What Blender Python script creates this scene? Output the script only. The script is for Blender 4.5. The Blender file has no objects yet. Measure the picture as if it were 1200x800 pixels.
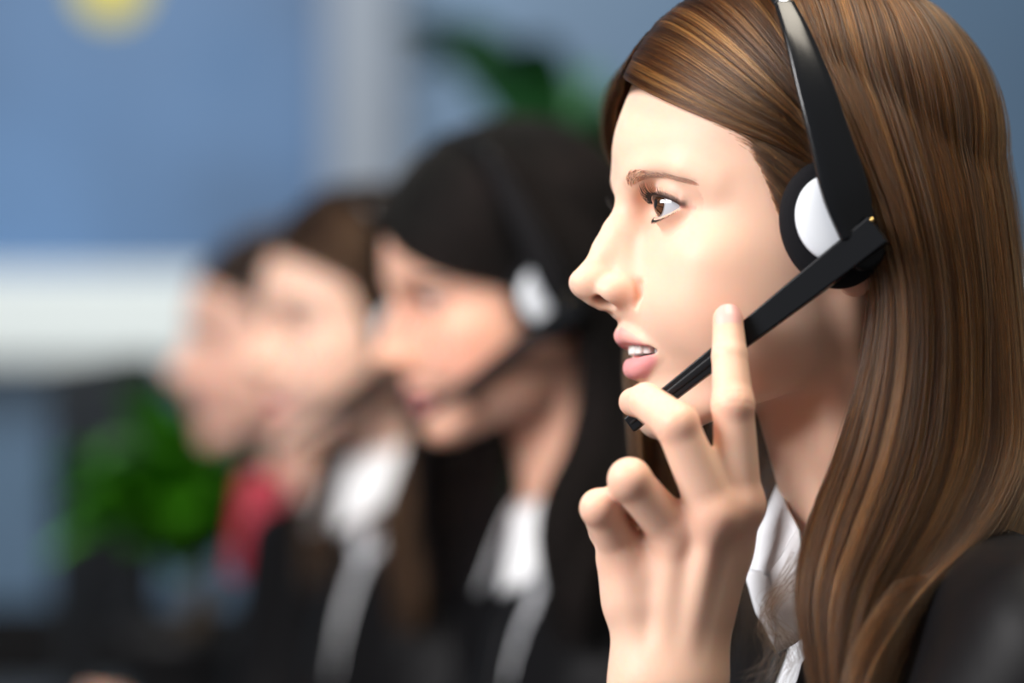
import bpy, math, random
import numpy as np
from mathutils import Vector, Matrix

random.seed(7); RNG = np.random.default_rng(7)
SC = bpy.context.scene
COL = SC.collection

# ------------------------------------------------------------------ camera
FPX = 3500.0                      # focal length in pixels of the 1200 px wide frame
CAMZ = 1.06; HORIZON = 584.0
cam_data = bpy.data.cameras.new('camera')
cam = bpy.data.objects.new('camera', cam_data); COL.objects.link(cam)
cam.location = (0, 0, CAMZ); cam.rotation_euler = (math.pi / 2, 0, 0)
cam_data.sensor_width = 36; cam_data.lens = FPX / 1200 * 36
cam_data.shift_y = (HORIZON - 400) / 1200
cam_data.clip_start = 0.05
cam_data.dof.use_dof = True
cam_data.dof.focus_distance = 1.38
cam_data.dof.aperture_fstop = 2.5
SC.camera = cam

# ------------------------------------------------------------------ world, lights, exposure
w = bpy.data.worlds.new('world'); SC.world = w; w.use_nodes = True
bg = w.node_tree.nodes['Background']
bg.inputs[0].default_value = (1.0, 0.96, 0.92, 1); bg.inputs[1].default_value = 0.19

def area_light(name, loc, target, sx, sy, power, color):
    ld = bpy.data.lights.new(name, 'AREA'); ld.shape = 'RECTANGLE'; ld.size = sx; ld.size_y = sy
    ld.energy = power; ld.color = color
    o = bpy.data.objects.new(name, ld); COL.objects.link(o); o.location = loc
    o.rotation_euler = (Vector(target) - Vector(loc)).to_track_quat('-Z', 'Y').to_euler()
    return o
area_light('window_light', (-1.5, 0.48, 1.90), (0.1, 1.6, 1.15), 0.85, 0.85, 65, (0.985, 0.96, 0.96))
area_light('ceiling_lamp_light', (0.25, 1.15, 2.5), (0.2, 1.6, 1.0), 0.9, 0.9, 33, (1.0, 0.91, 0.76))
area_light('room_light', (-0.8, 4.3, 2.9), (-0.6, 6.0, 1.2), 2.5, 0.8, 44, (0.88, 0.95, 1.0))
SC.view_settings.view_transform = 'Standard'; SC.view_settings.look = 'None'
SC.view_settings.gamma = 1.0; SC.view_settings.exposure = 0.0
SC.cycles.use_denoising = True
SC.cycles.max_bounces = 10; SC.cycles.caustics_reflective = False; SC.cycles.caustics_refractive = False
SC.cycles.sample_clamp_indirect = 6

# ------------------------------------------------------------------ tools: frames
class Frame:
    """head frame: u forward, v to the person's left (towards the camera), z up, in centimetres * s"""
    def __init__(s, px, py, Y, yaw, pitch=0.0, scale=1.0, roll=0.0):
        s.O = np.array([(px - 600) / FPX * Y, Y, CAMZ + (HORIZON - py) / FPX * Y])
        s.s = 0.01 * scale
        a = math.radians(yaw)
        f = np.array([-math.cos(a), -math.sin(a), 0]); l = np.array([math.sin(a), -math.cos(a), 0]); k = np.array([0, 0, 1.0])
        p = math.radians(pitch)      # positive = chin down
        f2 = f * math.cos(p) - k * math.sin(p); k2 = k * math.cos(p) + f * math.sin(p)
        s.R = np.stack([f2, l, k2], 1)
    def w(s, P):
        P = np.asarray(P, float)
        return s.O + s.s * (P @ s.R.T)
    def loc(s, px, py, v):
        """local point that shows at (px, py) and lies v to the side"""
        qx = (px - 600) / FPX; qz = (HORIZON - py) / FPX
        R = s.R * s.s; O = s.O - np.array([0, 0, CAMZ])
        base = O + R[:, 1] * v
        A = np.array([[R[0, 0] - qx * R[1, 0], R[0, 2] - qx * R[1, 2]], [R[2, 0] - qz * R[1, 0], R[2, 2] - qz * R[1, 2]]])
        b = -np.array([base[0] - qx * base[1], base[2] - qz * base[1]])
        u, z = np.linalg.solve(A, b)
        return np.array([u, v, z])
    def inv(s, W):
        return ((np.asarray(W) - s.O) / s.s) @ s.R
def at(px, py, Y):
    return np.array([(px - 600) / FPX * Y, Y, CAMZ + (HORIZON - py) / FPX * Y])

# ------------------------------------------------------------------ tools: signed distance fields
def smin(a, b, k):
    h = np.clip(0.5 + 0.5 * (b - a) / k, 0, 1)
    return b + (a - b) * h - k * h * (1 - h)
def smax(a, b, k): return -smin(-a, -b, k)
def ell(P, c, r):
    q = (P - np.array(c)) ; r = np.array(r, float)
    k0 = np.sqrt(((q / r) ** 2).sum(1)) + 1e-9; k1 = np.sqrt(((q / r ** 2) ** 2).sum(1)) + 1e-9
    return k0 * (k0 - 1) / k1
def cap(P, a, b, ra, rb):
    a = np.array(a, float); b = np.array(b, float); d = b - a
    t = np.clip(((P - a) @ d) / (d @ d + 1e-12), 0, 1)
    return np.sqrt((((P - a) - t[:, None] * d) ** 2).sum(1)) - (ra + (rb - ra) * t)
def chain(P, pts, rs, k=0.25):
    f = None
    for i in range(len(pts) - 1):
        g = cap(P, pts[i], pts[i + 1], rs[i], rs[i + 1])
        f = g if f is None else smin(f, g, k)
    return f
def hermite_table(zs, vals, n=600):
    zs = np.array(zs, float); vals = np.array(vals, float)
    m = np.gradient(vals, zs)
    Z = np.linspace(zs[0], zs[-1], n); i = np.clip(np.searchsorted(zs, Z) - 1, 0, len(zs) - 2)
    h = zs[i + 1] - zs[i]; t = (Z - zs[i]) / h
    V = (2*t**3 - 3*t**2 + 1) * vals[i] + (t**3 - 2*t**2 + t) * h * m[i] + (-2*t**3 + 3*t**2) * vals[i+1] + (t**3 - t**2) * h * m[i+1]
    return Z, V
def surface(f, lo, hi, h, k=6):
    """mesh of f = 0 by surface nets on a sparse grid"""
    lo = np.array(lo, float); hi = np.array(hi, float)
    nb = np.ceil((hi - lo) / (h * k)).astype(int); n = nb * k + 1
    g = np.stack(np.meshgrid(*[np.arange(b) for b in nb], indexing='ij'), -1).reshape(-1, 3)
    C = lo + (g + 0.5) * h * k
    fc = f(C)
    near = np.abs(fc) < h * k * 1.25
    V = np.empty(n, np.float32)
    big = np.where(fc < 0, -9.0, 9.0).reshape(nb)
    V[:-1, :-1, :-1] = np.repeat(np.repeat(np.repeat(big, k, 0), k, 1), k, 2)
    V[-1] = V[-2]; V[:, -1] = V[:, -2]; V[:, :, -1] = V[:, :, -2]
    q = np.stack(np.meshgrid(*[np.arange(k + 1)] * 3, indexing='ij'), -1).reshape(-1, 3)
    G = g[near] * k
    for s0 in range(0, len(G), 3000):
        I = (G[s0:s0 + 3000, None, :] + q[None]).reshape(-1, 3)
        V[I[:, 0], I[:, 1], I[:, 2]] = f(lo + I * h)
    S = V < 0
    cnt = sum(S[a:n[0]-1+a, b:n[1]-1+b, c:n[2]-1+c].astype(np.int8) for a in (0, 1) for b in (0, 1) for c in (0, 1))
    cells = np.argwhere((cnt > 0) & (cnt < 8))
    vid = np.full(n - 1, -1, np.int64); vid[tuple(cells.T)] = np.arange(len(cells))
    acc = np.zeros((len(cells), 3)); num = np.zeros(len(cells))
    for ax in range(3):
        o1, o2 = [a for a in range(3) if a != ax]
        for x in (0, 1):
            for y in (0, 1):
                d = np.zeros(3, int); d[o1] = x; d[o2] = y; e = d.copy(); e[ax] = 1
                A = V[tuple((cells + d).T)]; B = V[tuple((cells + e).T)]
                c = (A < 0) != (B < 0); t = np.where(c, A / np.where(c, A - B, 1), 0)
                p = cells + d + 0.0; p[:, ax] += t
                acc += np.where(c[:, None], p, 0); num += c
    verts = lo + acc / num[:, None] * h
    faces = []
    for ax in range(3):
        o1, o2 = [(1, 2), (2, 0), (0, 1)][ax]
        sl0 = [slice(None)] * 3; sl1 = [slice(None)] * 3; sl0[ax] = slice(0, -1); sl1[ax] = slice(1, None)
        E = S[tuple(sl0)] != S[tuple(sl1)]
        I = np.argwhere(E)
        ok = (I[:, o1] > 0) & (I[:, o2] > 0) & (I[:, o1] < n[o1] - 1) & (I[:, o2] < n[o2] - 1); I = I[ok]
        neg = S[tuple(I.T)]
        d1 = np.zeros(3, int); d1[o1] = 1; d2 = np.zeros(3, int); d2[o2] = 1
        qd = np.stack([vid[tuple((I - d1 - d2).T)], vid[tuple((I - d2).T)], vid[tuple(I.T)], vid[tuple((I - d1).T)]], 1)
        qd[~neg] = qd[~neg][:, ::-1]
        faces.append(qd)
    faces = np.concatenate(faces); faces = faces[(faces >= 0).all(1)]
    return verts, faces

# ------------------------------------------------------------------ tools: objects
def mesh_obj(name, verts, faces, mats, parent=None, smooth=True, colors=None, origin=None):
    me = bpy.data.meshes.new(name)
    verts = np.asarray(verts, float)
    if origin is None and parent is not None: origin = np.array(parent.matrix_world.translation) if parent.get('_w') is None else np.array(parent['_w'])
    if origin is not None: verts = verts - np.array(origin)
    if isinstance(faces, np.ndarray):
        me.vertices.add(len(verts)); me.vertices.foreach_set('co', verts.ravel().astype(np.float32))
        k = faces.shape[1]
        me.loops.add(faces.size); me.loops.foreach_set('vertex_index', faces.ravel().astype(np.int32))
        me.polygons.add(len(faces)); me.polygons.foreach_set('loop_start', np.arange(0, faces.size, k, dtype=np.int32))
        me.update(calc_edges=True); me.validate()
    else:
        me.from_pydata([tuple(v) for v in verts], [], faces)
    if smooth: me.polygons.foreach_set('use_smooth', np.ones(len(me.polygons), bool))
    if colors is not None:
        ca = me.color_attributes.new('tint', 'FLOAT_COLOR', 'POINT')
        c4 = np.ones((len(verts), 4), np.float32); c4[:, :colors.shape[1]] = colors
        ca.data.foreach_set('color', c4.ravel())
    for m in (mats if isinstance(mats, (list, tuple)) else [mats]): me.materials.append(m)
    me.update()
    o = bpy.data.objects.new(name, me); COL.objects.link(o)
    if parent is not None: o.parent = parent
    elif origin is not None: o.location = origin
    return o
def thing(name, loc, label, cat, group=None):
    o = bpy.data.objects.new(name, None); COL.objects.link(o); o.location = loc; o['_w'] = tuple(float(x) for x in loc)
    o['label'] = label; o['category'] = cat
    if group: o['group'] = group
    o.empty_display_size = 0.05
    return o
def tube(path, rad, nseg=8, ry=None, up=(0, 0, 1), closed_ends=True):
    """sweep an ellipse (rad in-plane, ry along the frame's second axis) along path"""
    path = np.asarray(path, float); n = len(path)
    rad = np.broadcast_to(np.asarray(rad, float), (n,)); ry = rad if ry is None else np.broadcast_to(np.asarray(ry, float), (n,))
    T = np.gradient(path, axis=0); T /= np.linalg.norm(T, axis=1)[:, None]
    up = np.broadcast_to(np.array(up, float), (n, 3))
    A = np.cross(T, up); A /= np.linalg.norm(A, axis=1)[:, None] + 1e-12; B = np.cross(A, T)
    a = np.arange(nseg) * 2 * math.pi / nseg
    V = (path[:, None] + A[:, None] * (np.cos(a)[None, :, None] * rad[:, None, None]) + B[:, None] * (np.sin(a)[None, :, None] * ry[:, None, None])).reshape(-1, 3)
    F = [(i * nseg + j, (i + 1) * nseg + j, (i + 1) * nseg + (j + 1) % nseg, i * nseg + (j + 1) % nseg) for i in range(n - 1) for j in range(nseg)]
    if closed_ends: F += [tuple(range(nseg)), tuple((n - 1) * nseg + j for j in range(nseg - 1, -1, -1))]
    return V, F
def join(parts):
    V = []; F = []; o = 0
    for v, f in parts:
        V.append(np.asarray(v)); F += [tuple(int(i) + o for i in q) for q in f]; o += len(v)
    return np.concatenate(V), F
def spline(pts, n):
    """Catmull-Rom through pts, n samples evenly in parameter"""
    p = np.asarray(pts, float); p = np.vstack([2 * p[0] - p[1], p, 2 * p[-1] - p[-2]])
    m = len(p) - 3; t = np.linspace(0, m - 1e-9, n); i = t.astype(int); t = (t - i)[:, None]
    a, b, c, d = p[i], p[i+1], p[i+2], p[i+3]
    return 0.5 * (2*b + (c - a)*t + (2*a - 5*b + 4*c - d)*t**2 + (3*b - a - 3*c + d)*t**3)
def bevel(o, wd, seg=3):
    m = o.modifiers.new('bevel', 'BEVEL'); m.width = wd; m.segments = seg; m.limit_method = 'ANGLE'; m.angle_limit = math.radians(40)
    return o

# ------------------------------------------------------------------ materials
def mat(name, color, rough=0.5, spec=0.5, metal=0.0, coat=0.0, sss=0.0, emit=None, noise=None, tint=False, bump=None, sheen=0.0, sss_r=None, trans=0.0):
    m = bpy.data.materials.new(name); m.use_nodes = True; nt = m.node_tree; b = nt.nodes['Principled BSDF']
    b.inputs['Base Color'].default_value = (*color, 1); b.inputs['Roughness'].default_value = rough
    b.inputs['Specular IOR Level'].default_value = spec; b.inputs['Metallic'].default_value = metal
    b.inputs['Coat Weight'].default_value = coat; b.inputs['Coat Roughness'].default_value = 0.08
    b.inputs['Sheen Weight'].default_value = sheen
    if sss:
        b.inputs['Subsurface Weight'].default_value = sss; b.inputs['Subsurface Scale'].default_value = 0.01
        b.inputs['Subsurface Radius'].default_value = sss_r or (0.9, 0.35, 0.2)
    if emit: b.inputs['Emission Color'].default_value = (*emit[:3], 1); b.inputs['Emission Strength'].default_value = emit[3]
    if trans: b.inputs['Transmission Weight'].default_value = trans
    src = None
    if tint:
        a = nt.nodes.new('ShaderNodeAttribute'); a.attribute_name = 'tint'; src = a.outputs['Color']
    if noise:
        sc, amt, det = noise
        tc = nt.nodes.new('ShaderNodeTexCoord'); nz = nt.nodes.new('ShaderNodeTexNoise'); nz.inputs['Scale'].default_value = sc; nz.inputs['Detail'].default_value = det
        nt.links.new(tc.outputs['Object'], nz.inputs['Vector'])
        mx = nt.nodes.new('ShaderNodeMix'); mx.data_type = 'RGBA'; mx.blend_type = 'MULTIPLY'; mx.inputs[0].default_value = 1
        rp = nt.nodes.new('ShaderNodeMapRange'); rp.inputs[1].default_value = 0.3; rp.inputs[2].default_value = 0.7; rp.inputs[3].default_value = 1 - amt; rp.inputs[4].default_value = 1 + amt
        nt.links.new(nz.outputs['Fac'], rp.inputs[0])
        if src is not None: nt.links.new(src, mx.inputs[6])
        else: mx.inputs[6].default_value = (*color, 1)
        nt.links.new(rp.outputs[0], mx.inputs[7]); src = mx.outputs[2]
    if src is not None: nt.links.new(src, b.inputs['Base Color'])
    if bump:
        sc, st, dist = bump
        tc = nt.nodes.new('ShaderNodeTexCoord'); nz = nt.nodes.new('ShaderNodeTexNoise'); nz.inputs['Scale'].default_value = sc; nz.inputs['Detail'].default_value = 5
        nt.links.new(tc.outputs['Object'], nz.inputs['Vector'])
        bp = nt.nodes.new('ShaderNodeBump'); bp.inputs['Strength'].default_value = st; bp.inputs['Distance'].default_value = dist
        nt.links.new(nz.outputs['Fac'], bp.inputs['Height']); nt.links.new(bp.outputs[0], b.inputs['Normal'])
    return m
M_SKIN = mat('skin', (0.8, 0.56, 0.44), rough=0.5, spec=0.3, sss=0.6, tint=True, bump=(900, 0.05, 0.0004), sss_r=(0.55, 0.22, 0.12))
M_EYE = mat('eye_surface', (0.8, 0.8, 0.8), rough=0.07, spec=0.5, coat=0.2, tint=True)
M_TOOTH = mat('tooth', (0.85, 0.82, 0.78), rough=0.35, spec=0.4, sss=0.2)
M_MOUTH = mat('mouth_lining', (0.20, 0.04, 0.035), rough=0.35)
M_NAIL = mat('nail', (0.78, 0.42, 0.38), rough=0.35, spec=0.5)
M_LASH = mat('lash', (0.008, 0.006, 0.005), rough=0.5)


# ------------------------------------------------------------------ the head (local cm: u forward, v left, z up from the pupil)
F1 = Frame(945, 247, 1.43, 12)
LZ = [-12, -10.6, -9.7, -8.5, -7.5, -6.4, -5.0, -4.0, -2.0, -0.6, 0.4, 1.4, 2.4, 3.4, 5.5]
T_XF = [7.3, 7.6, 8.0, 8.05, 8.55, 8.80, 9.05, 8.9, 8.6, 8.45, 8.65, 9.05, 9.12, 8.98, 8.5]
T_W  = [4.6, 4.7, 4.9, 5.2, 5.5, 5.8, 6.15, 6.4, 6.85, 6.95, 6.95, 6.95, 6.95, 6.95, 6.9]
T_N  = [2.0, 2.0, 1.85, 1.75, 1.75, 1.78, 1.85, 1.9, 1.95, 2.0, 2.0, 2.0, 2.05, 2.1, 2.1]
T_XM = [1.5, 1.5, 1.5, 1.5, 1.5, 1.5, 1.5, 1.6, 1.8, 2.0, 2.0, 2.0, 1.5, 1.0, 0.3]
TAB = [hermite_table(LZ, t) for t in (T_XF, T_W, T_N, T_XM)]
def tabs(z): return [np.interp(z, Z, V) for Z, V in TAB]
EYE = np.array([7.06, 3.1, -0.20]); EYE_R = 1.2
EYE_AZ = (-52, 74)
def sph(P, E=EYE):
    d = P - E; r = np.sqrt((d ** 2).sum(1)) + 1e-9
    az = np.degrees(np.arctan2(d[:, 1], d[:, 0])); el = np.degrees(np.arcsin(np.clip(d[:, 2] / r, -1, 1)))
    return d, r, az, el
def lid_bounds(az):
    s = np.clip((az - EYE_AZ[0]) / (EYE_AZ[1] - EYE_AZ[0]), 0, 1)
    base = -9 + 1.5 * s
    up = base + 25 * np.sin(np.pi * s ** 0.9) ** 0.75
    lo = base - 19 * np.sin(np.pi * s) ** 0.8
    return up, lo
LIP_UP = [(8.93, 0, -6.14), (8.90, 0.5, -6.03), (8.66, 1.15, -6.22), (8.20, 1.85, -6.52), (7.45, 2.5, -6.80)]
LIP_UR = [0.38, 0.42, 0.36, 0.26, 0.10]
LIP_LO = [(8.38, 0, -7.60), (8.34, 0.55, -7.58), (8.15, 1.15, -7.42), (7.95, 1.75, -7.18), (7.45, 2.5, -6.85)]
LIP_LR = [0.55, 0.52, 0.42, 0.28, 0.10]
GAP = [(9.7, 0, -6.80), (9.4, 0.6, -6.80), (9.1, 1.2, -6.82), (8.45, 1.9, -6.83), (7.5, 2.42, -6.83)]
GAP_R = [0.28, 0.28, 0.25, 0.18, 0.05]
GAP2 = [(8.35, 0, -6.86), (8.25, 0.6, -6.86), (7.95, 1.2, -6.86), (7.7, 1.8, -6.85), (7.4, 2.38, -6.83)]
def spl_chain(p, r, n=11):
    q = spline(np.column_stack([np.array(p), np.array(r)]), n); return q[:, :3], q[:, 3]
LIP_UP, LIP_UR = spl_chain(LIP_UP, LIP_UR); LIP_LO, LIP_LR = spl_chain(LIP_LO, LIP_LR)
GAP, GAP_R = spl_chain(GAP, GAP_R); GAP2, GAP2_R = spl_chain(GAP2, [0.38, 0.38, 0.28, 0.15, 0.04])
def sdf_head(P0):
    P = P0.copy(); P[:, 1] = np.abs(P[:, 1])
    u, v, z = P.T
    # skull
    f = ell(P, (0.1, 0, 2.9), (9.0, 7.2, 8.1))
    # face loft
    xf, W, N, xm = tabs(z)
    du = u - xm; a = np.where(du > 0, xf - xm, 5.0 + xm * 0.3)
    g = ((np.abs(du) / a) ** N + (v / W) ** N) ** (1 / N) + 1e-6
    r = np.sqrt(du ** 2 + v ** 2); L = np.where(r > 0.3, r * (1 - 1 / g), -3.0)
    # under-jaw plane: chin bottom -> jaw angle, top blend into skull
    n = np.array([-0.40, 0, -1.0]); n /= np.linalg.norm(n)
    L = smax(L, (P - np.array([7.2, 0, -10.75])) @ n, 1.3)
    L = smax(L, z - 4.5, 2.0)
    f = smin(f, L, 1.2)
    # jaw and chin volume
    f = smin(f, cap(P, (6.9, 0.8, -9.6), (1.6, 4.75, -6.4), 1.1, 0.9), 1.0)
    f = smin(f, ell(P, (7.2, 0, -9.7), (1.05, 1.4, 0.95)), 0.8)
    # cheekbone / soft cheek
    f = smin(f, ell(P, (5.8, 3.9, -2.7), (1.9, 1.9, 1.4)), 1.8)
    f = smin(f, ell(P, (3.9, 4.5, -4.9), (3.2, 1.75, 3.2)), 2.0)
    f = smin(f, ell(P, (6.1, 3.0, -5.0), (2.1, 2.1, 1.9)), 1.5)
    # brow ridge
    f = smin(f, chain(P, [(8.45, 1.0, 0.9), (8.15, 2.4, 1.15), (7.2, 4.1, 1.05), (5.9, 5.0, 0.6)], [0.5, 0.5, 0.45, 0.3]), 1.2)
    # eye socket
    f = smax(f, -ell(P, EYE + np.array([1.05, -0.15, 0.0]), (0.95, 1.9, 0.95)), 1.3)
    # neck
    nk = cap(P * np.array([1, 1.05, 1]), (-1.6, 0, -5), (-5.2, 0, -17.5), 5.0, 5.0)
    nk = smin(nk, cap(P, (-0.5, 5.4, -4.5), (-1.6, 1.6, -17.5), 1.0, 1.1), 1.5)
    f = smin(f, nk, 1.3)
    f = smin(f, ell(P, (-6.5, 0, -24), (6.0, 11, 4.5)), 2.0)
    near = (u > 4.5) & (z > -9.5) & (z < 2.5)
    Q = P[near]; h = f[near]
    if len(Q):
        # nose
        nose = chain(Q, [(8.65, 0, 0.45), (8.85, 0, -0.2), (9.33, 0, -1.1), (9.92, 0, -2.05), (10.45, 0, -2.95)], [0.62, 0.52, 0.48, 0.52, 0.60], 0.4)
        h = smin(h, nose, 0.7)
        h = smin(h, cap(Q, (8.9, 0.1, -1.6), (8.9, 0.35, -3.9), 0.85, 1.15), 1.1)
        tip = smin(ell(Q, (10.78, 0.20, -3.58), (0.84, 0.66, 0.72)), ell(Q, (10.2, 0.15, -3.75), (1.0, 0.8, 0.75)), 0.5)
        h = smin(h, tip, 0.4)
        h = smin(h, ell(Q, (9.55, 1.02, -4.05), (0.95, 0.68, 0.70)), 0.36)
        h = smin(h, cap(Q, (10.45, 0, -4.3), (9.4, 0, -4.85), 0.40, 0.42), 0.3)
        h = smax(h, -chain(Q, [(9.1, 1.78, -3.35), (8.72, 1.82, -3.8), (8.62, 1.82, -4.3), (8.85, 1.72, -4.8)], [0.05, 0.16, 0.16, 0.05], .05), 0.30)
        q = Q - np.array([10.18, 0.76, -4.66])
        ca, sa = math.cos(0.35), math.sin(0.35)
        q = np.stack([q[:, 0] * ca - q[:, 2] * sa, q[:, 1], q[:, 0] * sa + q[:, 2] * ca], 1)
        h = smax(h, -ell(q, (0, 0, 0), (0.60, 0.44, 0.54)), 0.12)
        # philtrum and lips
        h = smax(h, -cap(Q, (9.80, 0, -5.2), (9.72, 0, -5.8), 0.28, 0.28), 0.3)
        h = smin(h, chain(Q, LIP_UP, LIP_UR, 0.15), 0.32)
        h = smin(h, chain(Q, LIP_LO, LIP_LR, 0.15), 0.32)
        h = smax(h, -ell(Q, (9.25, 0, -8.75), (0.85, 1.6, 0.40)), 0.6)
        h = smax(h, -chain(Q, GAP, GAP_R, 0.1), 0.12)
        h = smax(h, -chain(Q, GAP * .67 + GAP2 * .33, GAP_R, 0.1), 0.1)
        h = smax(h, -chain(Q, GAP * .33 + GAP2 * .67, GAP_R, 0.1), 0.1)
        h = smax(h, -chain(Q, GAP2, GAP2_R, 0.1), 0.1)
        h = smax(h, -ell(Q, (5.9, 0, -6.85), (2.3, 1.7, 0.8)), 0.1)
        # eyelids
        d, r, az, el = sph(Q)
        lid = r - 1.40
        h = smin(h, lid, 0.40)
        up, lo = lid_bounds(az)
        crease = np.sqrt(((el - (up + 17)) * r * math.pi / 180) ** 2 + (r - 1.52) ** 2) - 0.10
        crease = np.where((az > -45) & (az < 75) & (d[:, 0] > -0.3), crease, 9)
        h = smax(h, -crease, 0.22)
        carve = np.maximum(el - up, lo - el) * r * math.pi / 180
        carve = np.maximum(carve, np.maximum(r - 1.75, 1.0 - r))
        carve = np.where(d[:, 0] > -0.2, carve, 9)
        h = smax(h, -carve, 0.06)
        f[near] = h
    # ear
    e = ell(P, (-0.6, 7.35, -0.8), (1.6, 0.45, 2.9))
    e = smax(e, -ell(P, (-0.3, 7.75, -0.4), (0.9, 0.35, 1.8)), 0.3)
    e = smin(e, ell(P, (0.0, 7.2, -3.75), (0.85, 0.42, 0.85)), 0.6)
    f = smin(f, e, 0.35)
    return f

def seg_dist(P, pts):
    d = None
    for i in range(len(pts) - 1):
        g = cap(P, pts[i], pts[i + 1], 0, 0); d = g if d is None else np.minimum(d, g)
    return d
def sst(x, a, b):
    t = np.clip((x - a) / (b - a), 0, 1); return t * t * (3 - 2 * t)
# near-side hairline in (u, z): hair grows behind / above this line
HAIRLINE = None
def head_tint(V, skin=(0.80, 0.525, 0.395), hair=(0.055, 0.028, 0.014), lip=(0.74, 0.30, 0.31), blush=0.12, liner=1.0):
    P = V.copy(); P[:, 1] = np.abs(P[:, 1]); u, v, z = P.T
    C = np.tile(np.array(skin), (len(V), 1))
    def mixin(c, w): 
        nonlocal C
        C = C * (1 - w[:, None]) + np.array(c) * w[:, None]
    # cheeks, nose, ears redder
    b = np.exp(-(((u - 6.3) / 2.2) ** 2 + ((v - 4.6) / 2.0) ** 2 + ((z + 4.0) / 1.8) ** 2))
    mixin((0.80, 0.36, 0.27), blush * b)
    mixin((0.80, 0.36, 0.24), 0.26 * np.exp(-(((u - 9.0) / 0.8) ** 2 + ((v - 1.6) / 0.5) ** 2 + ((z + 4.3) / 0.7) ** 2)))
    mixin((0.80, 0.33, 0.22), 0.35 * np.exp(-(((u + 0.05) / 1.5) ** 2 + ((z + 3.3) / 1.3) ** 2)) * (v > 6.6))
    # lips
    zm = -6.68
    du_ = seg_dist(P, LIP_UP) - np.interp(v, [p[1] for p in LIP_UP], LIP_UR)
    dl_ = seg_dist(P, LIP_LO) - np.interp(v, [p[1] for p in LIP_LO], LIP_LR)
    lipw = np.maximum(1 - sst(du_, 0.02, 0.10), 1 - sst(dl_, 0.10, 0.20)) * (u > 6.9)
    lipw *= (z < np.interp(v, [0, 0.5, 1.2, 2.5], [-5.86, -5.72, -5.98, -6.72]) + 0.03) * (z > np.interp(v, [0, 1, 2, 2.55], [-8.12, -8.05, -7.65, -6.95]) - 0.05)
    mixin(lip, 0.92 * lipw)
    inside = (z < -6.1) & (z > -7.6) & (u < np.interp(v, [0, 1, 2, 2.5], [8.35, 8.2, 7.5, 6.9])) & (u > 3) & (v < 2.45) & (sdf_outer(P) < -0.4)
    mixin((0.16, 0.03, 0.03), inside.astype(float))
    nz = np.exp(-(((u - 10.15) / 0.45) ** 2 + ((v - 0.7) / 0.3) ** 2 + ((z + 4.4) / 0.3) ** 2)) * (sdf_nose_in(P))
    mixin((0.14, 0.025, 0.015), np.clip(nz * 1.5, 0, 1))  # shade of the nostril hollow painted into the skin tint
    # eye make-up and waterline
    d, r, az, el = sph(P); up, lo = lid_bounds(az)
    ok = (r < 1.75) & (d[:, 0] > -0.4) & (u > 5)
    x = (az - EYE_AZ[0]) / (EYE_AZ[1] - EYE_AZ[0])
    fade = sst(x, 0.0, 0.3) * (1 - sst(x, 1.05, 1.12))
    wl = (1 - sst(el - up, 9.0, 13.0)) * sst(el - up, -4, -1) * ok * fade * liner
    mixin((0.012, 0.012, 0.018), np.clip(wl, 0, 1) * 0.96)
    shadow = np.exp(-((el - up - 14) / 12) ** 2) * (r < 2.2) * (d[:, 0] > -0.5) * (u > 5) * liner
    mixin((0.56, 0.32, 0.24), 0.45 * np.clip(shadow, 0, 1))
    lw = np.exp(-((el - lo + 1) / 3.5) ** 2) * ok
    mixin((0.72, 0.32, 0.26), 0.55 * lw)
    cant = np.exp(-(((az + 48) / 9) ** 2 + ((el + 9) / 9) ** 2)) * ok
    mixin((0.62, 0.16, 0.12), 0.8 * cant)
    bd = seg_dist(P * [0.5, 1, 1], spline([(4.45, 1.25, 0.98), (4.4, 1.9, 1.22), (4.28, 2.8, 1.32), (3.95, 4.1, 1.12), (3.5, 5.2, 0.74)], 20))
    mixin((0.30, 0.18, 0.13), 0.38 * np.exp(-(bd / np.interp(v, [1, 2.5, 5.2], [0.30, 0.24, 0.10])) ** 2) * (u > 5))
    # scalp under the hair
    hl = np.interp(z, [-9, -3.6, -2.7, -2.0, -1.22, .72, 2.71, 4.0, 5.3, 6.2], [-5, -3.6, -2.0, 2.3, 2.85, 3.55, 5.1, 7.1, 8.6, 10])
    sc = sst(hl - u, -0.35, 0.45) * (z > -9)
    sc = np.maximum(sc, (z > 6.9).astype(float))
    mixin(hair, sc)
    return C
def sdf_outer(P):
    xf, W, N, xm = tabs(P[:, 2]); du = P[:, 0] - xm
    g = ((np.maximum(du, 0) / (xf - xm)) ** N + (P[:, 1] / W) ** N) ** (1 / N) + 1e-6
    r = np.sqrt(du ** 2 + P[:, 1] ** 2); return r * (1 - 1 / g)
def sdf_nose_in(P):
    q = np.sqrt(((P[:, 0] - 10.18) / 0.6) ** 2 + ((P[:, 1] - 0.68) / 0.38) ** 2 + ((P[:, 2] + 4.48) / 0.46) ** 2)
    return 1.6 * (1 - sst(q, 0.75, 1.1))

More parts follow.
